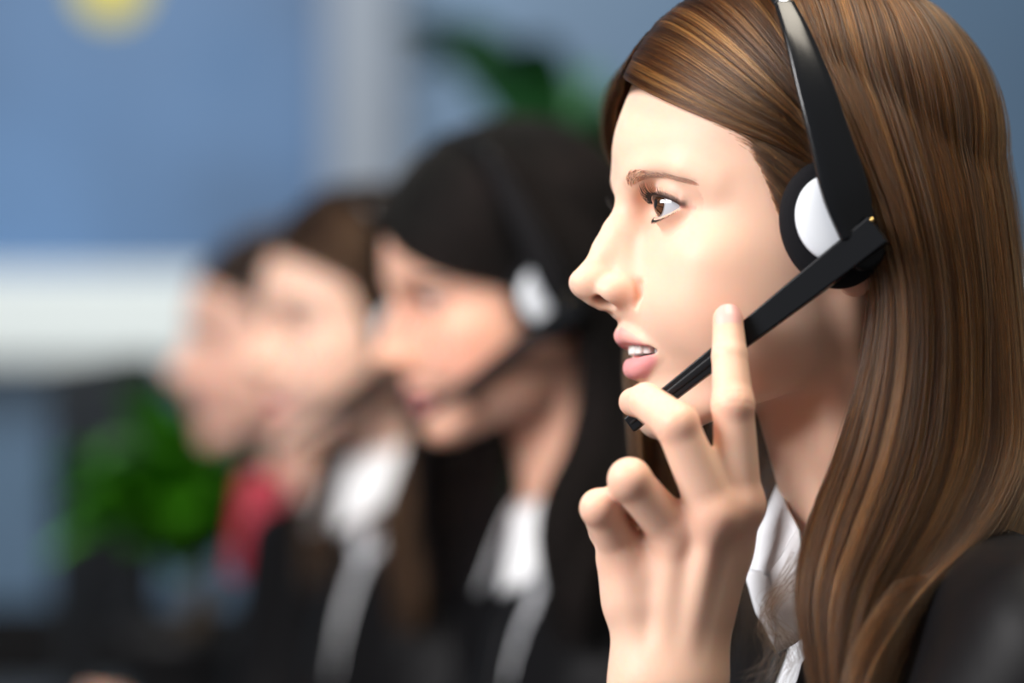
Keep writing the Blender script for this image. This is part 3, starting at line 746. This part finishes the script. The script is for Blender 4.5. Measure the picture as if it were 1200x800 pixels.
# ------------------------------------------------------------------ the woman in focus
P1 = thing('person', (F1.O[0] + 0.06, F1.O[1], 0.45), 'woman in sharp focus with long brown hair, left hand raised to her microphone', 'person')
W1 = F1.w
V2, F2 = surface(sdf_hand, H(600, 1130, 1.25), H(960, 330, 1.45), 0.09)
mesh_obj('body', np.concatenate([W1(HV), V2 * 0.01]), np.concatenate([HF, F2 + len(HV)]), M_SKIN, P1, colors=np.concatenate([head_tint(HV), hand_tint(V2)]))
for sg in (1, -1):
    E = EYE * np.array([1, sg, 1]); v, f, c = eye_mesh((1, 0.12, 0.05), E)
    mesh_obj('eyeball', W1(v), f, M_EYE, P1, colors=c)
v, f = nail_mesh(INDEX[0][3], INDEX[0][2], INDEX[1][3], (0, -1, 0.05))
mesh_obj('fingernail', v * 0.01, f, M_NAIL, P1)
# teeth: one rounded tooth after the other along the two dental arches
def tooth_row(z0, z1, xf, sgn, n=10, name='tooth'):
    for i in range(n):
        a = (i + 0.5) / n * 2 - 1; ang = a * 1.25
        c = np.array([xf - 2.6 + 2.6 * math.cos(ang), 1.65 * math.sin(ang), (z0 + z1) / 2])
        nn = np.array([math.cos(ang), 1.1 * math.sin(ang), 0]); nn /= np.linalg.norm(nn); t = np.array([-nn[1], nn[0], 0])
        wd = (0.44, 0.40, 0.36, 0.36, 0.34)[int(abs(i - n / 2 + 0.5))]; hh = (z1 - z0) / 2
        V = []; 
        for (h_, k_) in ((-1, 0.86), (-0.85, 0.98), (0, 1.0), (0.85, 0.98), (1, 0.86)):
            for j in range(12):
                p = 2 * math.pi * j / 12; cx = math.copysign(abs(math.cos(p)) ** 0.6, math.cos(p)); cy = math.copysign(abs(math.sin(p)) ** 0.6, math.sin(p))
                V.append(c + t * (cx * wd * 0.66 * k_) + nn * (cy * 0.24 * (1 if h_ * sgn > -0.5 else 0.8)) + np.array([0, 0, h_ * hh]))
        F = [(i_ * 12 + j, i_ * 12 + (j + 1) % 12, (i_ + 1) * 12 + (j + 1) % 12, (i_ + 1) * 12 + j) for i_ in range(4) for j in range(12)] + [tuple(range(11, -1, -1)), tuple(48 + j for j in range(12))]
        mesh_obj(name, W1(np.array(V)), F, M_TOOTH, P1)
tooth_row(-6.95, -6.1, 8.50, -1, 10); tooth_row(-7.7, -7.12, 8.30, 1, 10)
# eyelashes and brows
def lash_pts(el_sign, n, ln, E, sg):
    S = []
    for k in range(n):
        az = EYE_AZ[0] + 14 + (EYE_AZ[1] - EYE_AZ[0] - 18) * (k + random.uniform(-.3, .3)) / n
        up, lo = lid_bounds(np.array([az])); el = (up if el_sign > 0 else lo)[0] + (2.5 if el_sign > 0 else -2.5)
        a, e = math.radians(az), math.radians(el)
        d = np.array([math.cos(e) * math.cos(a), math.cos(e) * math.sin(a), math.sin(e)])
        tv = np.array([0, 0, 1.0]); p0 = E * np.array([1, 1, 1]) + d * 1.42
        mid = 0.6 + 0.4 * math.sin(math.pi * (k + 1) / (n + 1)); l = ln * mid * random.uniform(0.8, 1.12)
        spread = np.array([0, 0.25 * math.sin(a) , 0])
        pts = []
        for t in np.linspace(0, 1, 7):
            if el_sign > 0: o = d * (l * 1.0 * math.sin(t * 1.4)) + tv * (l * (-0.14 * math.sin(t * 3.1) + 0.50 * t ** 2.2)) + spread * t * l
            else: o = d * (l * 0.8 * t) + tv * (-l * 0.45 * t ** 1.3) + spread * t * l
            pts.append(p0 + o)
        pts = np.array(pts); pts[:, 1] *= sg; S.append(pts)
    return np.array(S)
for sg in (1, -1):
    up = lash_pts(1, 70, 0.68, EYE, sg); lo_ = lash_pts(-1, 36, 0.22, EYE, sg)
    hair_obj('eyelash', W1(np.concatenate([up, lo_])), 0.00013, np.full((len(up) + len(lo_), 3), 0.004), P1, M_LASH, taper=0.8)
    # brow
    pts = spline([F1.loc(743, 211, 1.25), F1.loc(748, 206, 1.9), F1.loc(758, 203, 2.8), F1.loc(785, 205, 4.1), F1.loc(814, 213, 5.2)], 60)
    S = []
    for k in range(620):
        t = 0.03 + 0.96 * random.random() ** 0.8; c = pts[int(t * 59)]; wdt = (0.21 * (1 - t) ** 0.6 + 0.05) * min(1, t * 5 + 0.45)
        c = c + np.array([0, 0, random.uniform(-1, 1) * wdt]); tg = pts[min(59, int(t * 59) + 3)] - pts[max(0, int(t * 59) - 3)]; tg /= np.linalg.norm(tg)
        tl = tg * (0.35 + 0.65 * min(1, t * 2)) + np.array([0, 0, 1.0]) * (0.40 * max(0, 1 - t * 2.2) + (-0.25 if t > .5 else 0))
        S.append([c + tl * (0.42 * q) for q in np.linspace(0, 1, 5)])
    S = np.array(S); sh = S.shape; Q = S.reshape(-1, 3)
    for _ in range(4):
        d = sdf_head(Q); e = 0.05
        gx = (sdf_head(Q + [e, 0, 0]) - d) / e; gy = (sdf_head(Q + [0, e, 0]) - d) / e; gz = (sdf_head(Q + [0, 0, e]) - d) / e
        G = np.stack([gx, gy, gz], 1); G /= np.linalg.norm(G, axis=1)[:, None] + 1e-6
        Q = Q - G * np.clip(d - 0.02, -0.5, 0.5)[:, None]
    S = Q.reshape(sh); S[..., 1] *= sg
    hair_obj('eyebrow', W1(S), 0.00006, np.tile([0.07, 0.042, 0.03], (len(S), 1)), P1, M_HAIR, taper=0.7)

JV3, JF3 = surface(make_jacket_sdf([([(-6.5, 16, -21), (-3, 18.5, -44)], [4.6, 4.2]), ([(-6.5, -16, -21), (-1, -18.5, -44)], [4.6, 4.2])], 0.9), (-22, -29, -56), (10, 29, -10), 0.5)
def dress(F, W, parent, off=(0, 0, 0), J=None):
    J = J or (JV, JF)
    mesh_obj('jacket', W(J[0] + np.array(off) * 0.5), J[1], M_SUIT, parent)
    if True: mesh_obj('shirt', W(SV + np.array(off)), SF, M_SHIRT, parent)
dress(F1, W1, P1, J=(JV1, JF1))
LP = [F1.loc(869, 664, -0.6), F1.loc(905, 672, 1.4), F1.loc(911, 762, 2.2), F1.loc(888, 719, 0.6)]
leaf(LP, W1, 'collar', M_SHIRT, P1)
leaf([F1.loc(936, 620, 4.6), F1.loc(903, 673, 2.2), F1.loc(912, 765, 3.0), F1.loc(960, 735, 6.0)], W1, 'collar', M_SHIRT, P1)
leaf([F1.loc(911, 568, -1.5), F1.loc(936, 622, 3.6), F1.loc(905, 675, 1.8), F1.loc(864, 672, -2.5)], W1, 'collar', M_SHIRT, P1)

def hair_set(W, parent, nN, nF, nT, rad, rng, m=None, far_min=0.0, **kw):
    for pt, n, k2 in ((PN, nN, {}), (PF, nF, dict(depth=0.9)), (PT, nT, dict(depth=.30, root_depth=.28, clumps=60, clump=.3, wave=.02, fly=0.0, tmin=0.35))):
        if not n: continue
        k3 = dict(kw); k3.update(k2)
        if pt is PF: k3['smin'] = far_min
        P, c = strands(pt, n, rng, **k3); hair_obj('hair', W(P), rad, c, parent, m)
hair_set(W1, P1, 24000, 9000, 2600, 0.000085, RNG, clumps=260)
S = []
for k in range(90):
    r = RNG.random
    a = F1.loc(925 + 15 * r(), 640 + 60 * r(), 8.6); b = F1.loc(905 - 20 * r(), 700 + 40 * r(), 7.6 + r()); c_ = F1.loc(895 + 45 * r(), 745 + 40 * r(), 7.5 + 1.5 * r()); e = F1.loc(850 + 70 * r(), 790 + 60 * r(), 7 + 2 * r())
    S.append(spline([a, b, c_, e], 24))
hair_obj('stray_hair', W1(np.array(S).reshape(-1, 3)).reshape(90, 24, 3), 0.00005, np.tile([0.10, 0.045, 0.02], (90, 1)), P1)
build_headset(F1, W1, 'black headset with white ear shell and microphone boom, worn by the woman in focus')

# ------------------------------------------------------------------ the colleagues behind her, out of focus
def frame_for(local, px, py, Y, yaw, pitch):
    """frame whose local point shows at (px, py)"""
    ox, oy = px + 100, py
    for _ in range(12):
        F = Frame(ox, oy, Y, yaw, pitch); w = F.w(np.array([local]))[0]
        ox += px - (600 + FPX * w[0] / w[1]); oy += py - (HORIZON - FPX * (w[2] - CAMZ) / w[1])
    return F
def bender(F, yaw):
    """head keeps its pitch, neck and body straighten up below it"""
    G = Frame(0, 0, 1, yaw, 0); G.O = F.O; G.s = F.s
    piv = np.array([-2.0, 0, -8.0]); d = F.w(piv[None])[0] - G.w(piv[None])[0]
    def W(P):
        P = np.asarray(P, float); t = 1 - sst(P[:, 2], -16, -6)
        t = t[:, None]; return F.w(P) * (1 - t) + (G.w(P) + d) * t
    return W
CV, CF = surface(sdf_head, (-16, -19, -26), (12.5, 19, 12.5), 0.2)
def colleague(F, yaw, label, hair_kw, brow, skin, blush, sleeve=None, long_hair=True):
    W = bender(F, yaw)
    p = thing('person', (F.O[0] + 0.05, F.O[1], 0.45), label, 'person')
    V = W(CV); Fc = CF; tint = head_tint(CV, skin=skin, hair=hair_kw.get('dark', (0.02, 0.01, 0.006)), blush=blush)
    if sleeve:
        hv, hf = sleeve['hand']; V = np.concatenate([V, hv]); Fc = np.concatenate([Fc, hf + len(CV)]); tint = np.concatenate([tint, np.tile(np.array(skin), (len(hv), 1))])
    mesh_obj('body', V, Fc, M_SKIN, p, colors=tint)
    for sg in (1, -1):
        E = EYE * np.array([1, sg, 1]); v, f, c = eye_mesh((1, 0.02, -0.25), E); mesh_obj('eyeball', W(v), f, M_EYE, p, colors=c)
    pts = spline([(9.05, 1.1, 1.0), (8.75, 2.5, 1.35), (8.0, 4.1, 1.2), (7.0, 5.3, .75)], 24)
    for sg in (1, -1):
        v, f = tube(pts * [1, sg, 1], np.linspace(0.30, 0.08, 24), 8, ry=np.linspace(0.2, 0.08, 24)); mesh_obj('eyebrow', W(v), f, mat('brow_hair', brow, rough=0.8), p)
        up = lash_pts(1, 40, 0.8, EYE, sg); hair_obj('eyelash', W(up.reshape(-1, 3)).reshape(up.shape), 0.0002, np.full((len(up), 3), 0.004), p, M_LASH, taper=0.8)
    rng = np.random.default_rng(11)
    if long_hair:
        def W3(P): return W(P.reshape(-1, 3)).reshape(P.shape)
        hair_set(W3, p, 7000, 2500, 900, 0.00020, rng, m=M_HAIR_DULL, **hair_kw)
    return p, W
# black-haired woman, second in the row
F2_ = frame_for((8.2, 3.1, -0.2), 497, 352, 2.10, 20, 9)
p2, W2 = colleague(F2_, 20, 'blurred black-haired woman with headset, second in the row, looking down', dict(dark=(0.002, 0.0013, 0.0013), light=(0.010, 0.005, 0.005)), (0.012, 0.008, 0.008), (0.78, 0.45, 0.33), 0.95)
dress(F2_, W2, p2, (-0.5, 0, -1.6))
# brown-haired woman, third in the row
F3_ = frame_for((11.5, 0, -3.6), 284, 425, 2.50, 28, 0)
p3, W3_ = colleague(F3_, 28, 'blurred brown-haired woman, third in the row, in black jacket and white collar', dict(dark=(0.02, 0.010, 0.006), light=(0.22, 0.12, 0.06), far_min=0.55), (0.02, 0.01, 0.008), (0.80, 0.53, 0.42), 0.3)
dress(F3_, W3_, p3, (0.3, 0, 1.2), J=(JV3, JF3))
# man at the far end
F4_ = frame_for((11.5, 0, -3.6), 197, 438, 2.95, 20, 0)
def forearm(a, b, c):
    """bare hand at the end of a raised forearm, world cm"""
    a, b, c = [np.array(x) * 100 for x in (a, b, c)]
    def f(P):
        g = cap(P, a, b, 3.4, 2.4)
        d = (c - b) / np.linalg.norm(c - b)
        g = smin(g, ell(P, b + d * 5, (4.6, 3.0, 3.6)), 1.5)
        for k, (o, l) in enumerate(((-2.4, 5.5), (-0.8, 7), (0.8, 6.8), (2.3, 5))):
            s0 = b + d * 8 + np.array([0, o, 0.3]); g = smin(g, chain(P, [s0, s0 + d * l * .5 + np.array([0, 0, .5]), s0 + d * l + np.array([0, 0, -1.2])], [0.95, 0.85, 0.7], .2), 0.3)
        return smin(g, chain(P, [b + d * 3 + np.array([0, -2.5, 0]), b + d * 7 + np.array([0, -4.5, .6]), b + d * 10 + np.array([0, -4.2, 0])], [1.2, 1.0, .8], .2), .5)
    return surface(f, np.minimum(np.minimum(a, b), c) - 8, np.maximum(np.maximum(a, b), c) + 8, 0.35)
hv, hf = forearm(at(290, 970, 2.72), at(250, 925, 2.72), at(200, 885, 2.72))
p4, W4 = colleague(F4_, 20, 'blurred short-haired man at the far end of the row, red scarf at his neck', dict(dark=(0.02, 0.011, 0.008)), (0.03, 0.018, 0.012), (0.80, 0.50, 0.40), 0.4, sleeve={'hand': (hv * 0.01, hf)}, long_hair=False)
dress(F4_, W4, p4)
# his short hair
rng = np.random.default_rng(5); N = 5000
d = rng.standard_normal((N, 3)); d /= np.linalg.norm(d, axis=1)[:, None]; R0 = SKULL_C + d * SKULL_R
keep = (R0[:, 2] > np.interp(R0[:, 0], [-9, -3, 1.5, 3, 5, 8.5], [-5, -3, -1.0, 2.2, 4.2, 5.8])); R0 = R0[keep]; d = d[keep]
dirv = d * 0.9 + np.array([-0.3, 0, -0.25]); S = np.stack([R0 - d * 0.2 + dirv * (t * 1.9) + np.array([-0.5, 0, -0.4]) * t * t for t in np.linspace(0, 1, 6)], 1)
hair_obj('hair', W4(S.reshape(-1, 3)).reshape(S.shape), 0.00035, np.tile([0.05, 0.026, 0.016], (len(S), 1)), p4, M_HAIR)
# red scarf
v, f = tube(spline([at(312, 560, 2.87), at(307, 600, 2.86), at(303, 640, 2.85), at(300, 672, 2.86)], 30), np.linspace(0.024, 0.027, 30), 16, ry=np.full(30, 0.018), up=(0, 1, 0))
mesh_obj('scarf', v, f, M_TIE, p4)
# his sleeve, reaching forward
sl = spline([at(380, 640, 2.84), at(345, 830, 2.74), at(290, 930, 2.72), at(225, 925, 2.72)], 24)
v, f = tube(sl, np.linspace(0.075, 0.045, 24), 20); mesh_obj('sleeve', v, f, M_SUIT, p4)
def collar_pair(F, W, parent, off):
    for sg in (1, -1):
        leaf([np.array(q) * [1, sg, 1] + np.array(off) for q in ((2.2, 0.4, -14.6), (-1.5, 4.9, -12.4), (-1.0, 7.6, -16.8), (4.0, 2.6, -20.5))], W, 'collar', M_SHIRT, parent, bulge=(.4, .4, .2))
for F, W, p, o_ in ((F2_, W2, p2, (-0.5, 0, -1.6)), (F3_, W3_, p3, (0.3, 0, 3.0))): collar_pair(F, W, p, o_)
build_headset(F2_, W2, 'blurred headset with boom on the black-haired woman', TIP=(9.6, 4.2, -8.0), arm_mat=M_FOAM, pin=M_BLACK2)
PB = Patch([[F2_.loc(*q) for q in g] for g in ([(442,262,.8),(468,298,3.6),(515,322,5.4),(575,336,6.9),(628,352,7.9)], [(450,238,.5),(485,270,4.0),(535,298,6.0),(590,315,7.4),(640,340,8.3)], [(475,205,.3),(520,230,4.6),(565,262,6.8),(612,295,8.0),(650,335,8.7)])], margin=0.5)
Pq, cq = strands(PB, 2200, np.random.default_rng(4), depth=.4, clumps=40, dark=(0.002, 0.0013, 0.0013), light=(0.01, 0.005, 0.005))
hair_obj('fringe', W2(Pq.reshape(-1, 3)).reshape(Pq.shape), 0.0002, cq, p2, M_HAIR_DULL)
build_headset(F3_, W3_, 'blurred headset on the brown-haired woman third in the row')

# ------------------------------------------------------------------ the room behind
def box(name, lo, hi, m, parent=None, kind=None, bev=0.0):
    lo = np.array(lo, float); hi = np.array(hi, float)
    V = np.array([[(lo, hi)[i][0], (lo, hi)[j][1], (lo, hi)[k][2]] for i in (0, 1) for j in (0, 1) for k in (0, 1)])
    F = [(0, 1, 3, 2), (4, 6, 7, 5), (0, 4, 5, 1), (2, 3, 7, 6), (0, 2, 6, 4), (1, 5, 7, 3)]
    if parent is None: o = mesh_obj(name, V, F, m, None, smooth=False, origin=((lo[0] + hi[0]) / 2, (lo[1] + hi[1]) / 2, lo[2]))
    else: o = mesh_obj(name, V, F, m, parent, smooth=False)
    if kind: o['kind'] = kind
    if bev: bevel(o, bev, 2)
    return o
M_WALL = mat('blue_wall_panel', (0.080, 0.165, 0.31), rough=0.5, noise=(1.6, 0.35, 2))
M_WALL2 = mat('grey_blue_wall_panel', (0.12, 0.21, 0.33), rough=0.4, noise=(1.0, 0.2, 2))
M_LOW = mat('blue_lower_wall', (0.10, 0.18, 0.28), rough=0.5)
M_SILL = mat('white_sill_paint', (0.90, 0.95, 0.92), rough=0.4)
M_PILL = mat('beige_grey_pillar', (0.30, 0.33, 0.38), rough=0.7)
M_FLOOR = mat('grey_carpet', (0.09, 0.095, 0.11), rough=0.95, noise=(60, 0.3, 4))
M_CEIL = mat('ceiling_paint', (0.6, 0.62, 0.65), rough=0.9)
M_DARK = mat('dark_screen_shell', (0.012, 0.014, 0.018), rough=0.4)
M_LEAF = mat('leaf_green', (0.08, 0.36, 0.012), rough=0.45, spec=0.4, noise=(12, 0.4, 2))
M_LEAF2 = mat('deep_leaf_green', (0.03, 0.14, 0.04), rough=0.5, noise=(12, 0.4, 2))
M_POT = mat('dark_pot', (0.02, 0.02, 0.022), rough=0.5)
M_LAMP = mat('warm_lamp_glass', (0.05, 0.05, 0.02), emit=(0.85, 0.72, 0.14, 0.9), spec=0.0)
YW = 6.0
def xz(px, py, Y): p = at(px, py, Y); return p[0], p[2]
xp0 = xz(385, 0, YW)[0]; xp1 = xz(470, 0, YW)[0]
zs1 = xz(0, 322, YW)[1]; zs0 = xz(0, 428, YW)[1]
box('wall_back', (-3.6, YW, zs1), (xp0, YW + 0.15, 3.0), M_WALL, kind='structure')
box('wall_back', (xp1, YW, zs1), (3.6, YW + 0.15, 3.0), M_WALL2, kind='structure')
box('wall_back', (-3.6, YW, 0), (3.6, YW + 0.15, zs0), M_LOW, kind='structure')
box('trim_1', (-3.6, YW - 0.12, zs0), (3.6, YW + 0.15, zs1), M_SILL, kind='structure', bev=0.01)
box('trim_2', (xp0, YW - 0.1, zs1), (xp1, YW + 0.15, 3.0), M_PILL, kind='structure', bev=0.01)
box('floor', (-3.6, -0.5, -0.1), (3.6, YW + 0.15, 0), M_FLOOR, kind='structure')

# potted plants: arching leaf blades, each leaf its own part
def leaf_blade(base, tip, width, bendz, n=10):
    base = np.array(base, float); tip = np.array(tip, float); d = tip - base; side = np.cross(d, (0, 0, 1)); side /= np.linalg.norm(side) + 1e-9
    V = []
    for i in range(n):
        t = i / (n - 1); c = base + d * t + np.array([0, 0, bendz * math.sin(math.pi * t)]); wd = width * math.sin(math.pi * min(1, t * 0.92 + 0.06)) ** 0.7
        for x, z in ((-1, .10), (0, -0.06), (1, .10)): V.append(c + side * x * wd / 2 + np.array([0, 0, z * wd]))
    for i in range(n): 
        for k in range(3): V.append(V[i * 3 + k] - np.array([0, 0, 0.0015]))
    F = []
    for i in range(n - 1):
        for k in range(2):
            q = i * 3 + k; F.append((q, q + 1, q + 4, q + 3)); q += n * 3; F.append((q, q + 3, q + 4, q + 1))
    return np.array(V), F
def plant(label, base, top, spread, nleaf, ll, lw, m, seed, pot_h=0.3, pot_r=0.14):
    r = random.Random(seed); t = thing('potted_plant', base, label, 'plant')
    prof = [(0.72, 0), (0.78, 0.02), (1.0, pot_h - 0.03), (1.06, pot_h - 0.03), (1.06, pot_h), (0.95, pot_h), (0.9, pot_h - 0.03), (0.01, pot_h - 0.035)]
    ns = 28; V = [np.array(base) + [pot_r * a * math.cos(2 * math.pi * j / ns), pot_r * a * math.sin(2 * math.pi * j / ns), h] for a, h in prof for j in range(ns)]
    F = [(i * ns + j, i * ns + (j + 1) % ns, (i + 1) * ns + (j + 1) % ns, (i + 1) * ns + j) for i in range(len(prof) - 1) for j in range(ns)] + [tuple(range(ns - 1, -1, -1))]
    mesh_obj('pot', V, F, M_POT, t)
    top = np.array(top); b0 = np.array(base) + [0, 0, pot_h - 0.04]
    v, f = tube(spline([b0, (b0 + top) / 2 + [0.03, 0, 0], top], 16), np.linspace(0.018, 0.008, 16), 8); mesh_obj('stem', v, f, mat('stem_brown', (0.08, 0.05, 0.02), rough=0.8), t)
    for k in range(nleaf):
        a = r.uniform(0, 6.283); hh = r.uniform(0.0, 1.0); s0 = b0 + (top - b0) * (0.45 + 0.55 * hh); l = ll * r.uniform(0.7, 1.1)
        dd = np.array([math.cos(a) * spread, math.sin(a) * spread, r.uniform(-0.1, 0.75)]); dd /= np.linalg.norm(dd)
        v, f = leaf_blade(s0, s0 + dd * l, lw * r.uniform(0.8, 1.2), l * 0.18); mesh_obj('leaf', v, f, m, t)
zt = at(115, 575, 3.75)[2] - 0.33 / 2 - 0.12
px, pz = xz(212, 600, 3.42)
plant('bright green leafy potted plant on the dark desk at the lower left', (px, 3.42, zt), (px, 3.42, xz(0, 555, 3.42)[1]), 1.0, 85, 0.16, 0.06, M_LEAF, 3, pot_h=0.13, pot_r=0.07)
px, pz = xz(655, 150, 4.2)
plant('tall dark green plant rising behind the black-haired woman', (px, 4.2, 0.0), (px, 4.2, xz(0, 165, 4.2)[1]), 1.1, 56, 0.36, 0.13, M_LEAF2, 8, pot_h=0.4, pot_r=0.2)
# yellow lamp near the ceiling
lx, lz = xz(130, -16, 5.2)
lt = thing('pendant_lamp', (lx, 5.2, lz), 'blurred yellow lamp at the upper left edge', 'lamp')
ns = 24; prof = [(0.01, -0.058), (0.036, -0.05), (0.056, -0.025), (0.064, 0.0), (0.056, 0.025), (0.036, 0.045), (0.012, 0.05)]
V = [(lx + a * math.cos(2 * math.pi * j / ns), 5.2 + a * math.sin(2 * math.pi * j / ns), lz + h) for a, h in prof for j in range(ns)]
F = [(i * ns + j, i * ns + (j + 1) % ns, (i + 1) * ns + (j + 1) % ns, (i + 1) * ns + j) for i in range(len(prof) - 1) for j in range(ns)] + [tuple(range(ns - 1, -1, -1)), tuple((len(prof) - 1) * ns + j for j in range(ns))]
mesh_obj('bulb', V, F, M_LAMP, lt)
v, f = tube([(lx, 5.2, lz + 0.045), (lx, 5.2, lz + 0.5), (lx, 5.2, 3.0)], 0.006, 8); mesh_obj('cord', v, f, M_DARK, lt)
v, f = tube([(lx, 5.2, lz + 0.04), (lx, 5.2, lz + 0.10)], 0.022, 16); mesh_obj('socket', v, f, M_DARK, lt)
# dark monitors and desk at the left
def monitor(label, c, yaw, wd=0.55, ht=0.36):
    t = thing('monitor', (c[0], c[1], c[2] - ht / 2 - 0.12), label, 'monitor', None)
    a = math.radians(yaw); R = np.array([[math.cos(a), -math.sin(a), 0], [math.sin(a), math.cos(a), 0], [0, 0, 1]])
    def bx(nm, lo, hi, m):
        V = np.array([[(lo, hi)[i][0], (lo, hi)[j][1], (lo, hi)[k][2]] for i in (0, 1) for j in (0, 1) for k in (0, 1)]) @ R.T + np.array(c)
        bevel(mesh_obj(nm, V, [(0, 1, 3, 2), (4, 6, 7, 5), (0, 4, 5, 1), (2, 3, 7, 6), (0, 2, 6, 4), (1, 5, 7, 3)], m, t, smooth=False), 0.004, 2)
    bx('shell', (-0.02, -wd / 2, -ht / 2), (0.02, wd / 2, ht / 2), M_DARK); bx('screen', (0.0205, -wd / 2 + .012, -ht / 2 + .012), (0.0225, wd / 2 - .012, ht / 2 - .012), mat('screen_glass', (0.01, 0.012, 0.016), rough=0.15))
    bx('neck', (-0.045, -0.03, -ht / 2 - 0.115), (-0.02, 0.03, 0), M_DARK); bx('foot', (-0.12, -0.12, -ht / 2 - 0.12), (0.1, 0.12, -ht / 2 - 0.11), M_DARK)
monitor('dark blurred monitor at the left, behind the green plant', at(120, 575, 3.75), 25, wd=0.34, ht=0.33)
ds = thing('desk', (-0.9, 3.2, 0.0), 'long dark desk along the row at the lower left', 'desk')
zt = at(115, 575, 3.75)[2] - 0.33 / 2 - 0.12
box('desk_top', (-1.25, 1.2, zt - 0.03), (-0.36, 4.4, zt), M_DARK, ds, bev=0.003)
for x in (-1.2, -0.44):
    for y in (1.3, 4.3): box('leg', (x, y, 0), (x + 0.05, y + 0.05, zt - 0.03), M_DARK, ds)

sp = thing('added_dark_panel', (-0.75, 4.5, 0.0), 'added low dark panel at the bottom left behind the desk', 'divider')  # made-up dark panel, added to keep the lower left corner near black
zd = at(0, 712, 4.5)[2]
box('panel', (-1.6, 4.68, 0.12), (-0.30, 4.72, zd), M_SUIT, sp, bev=0.004)
for x in (-1.5, -0.4): box('foot', (x, 4.55, 0), (x + 0.05, 4.85, 0.12), M_DARK, sp)
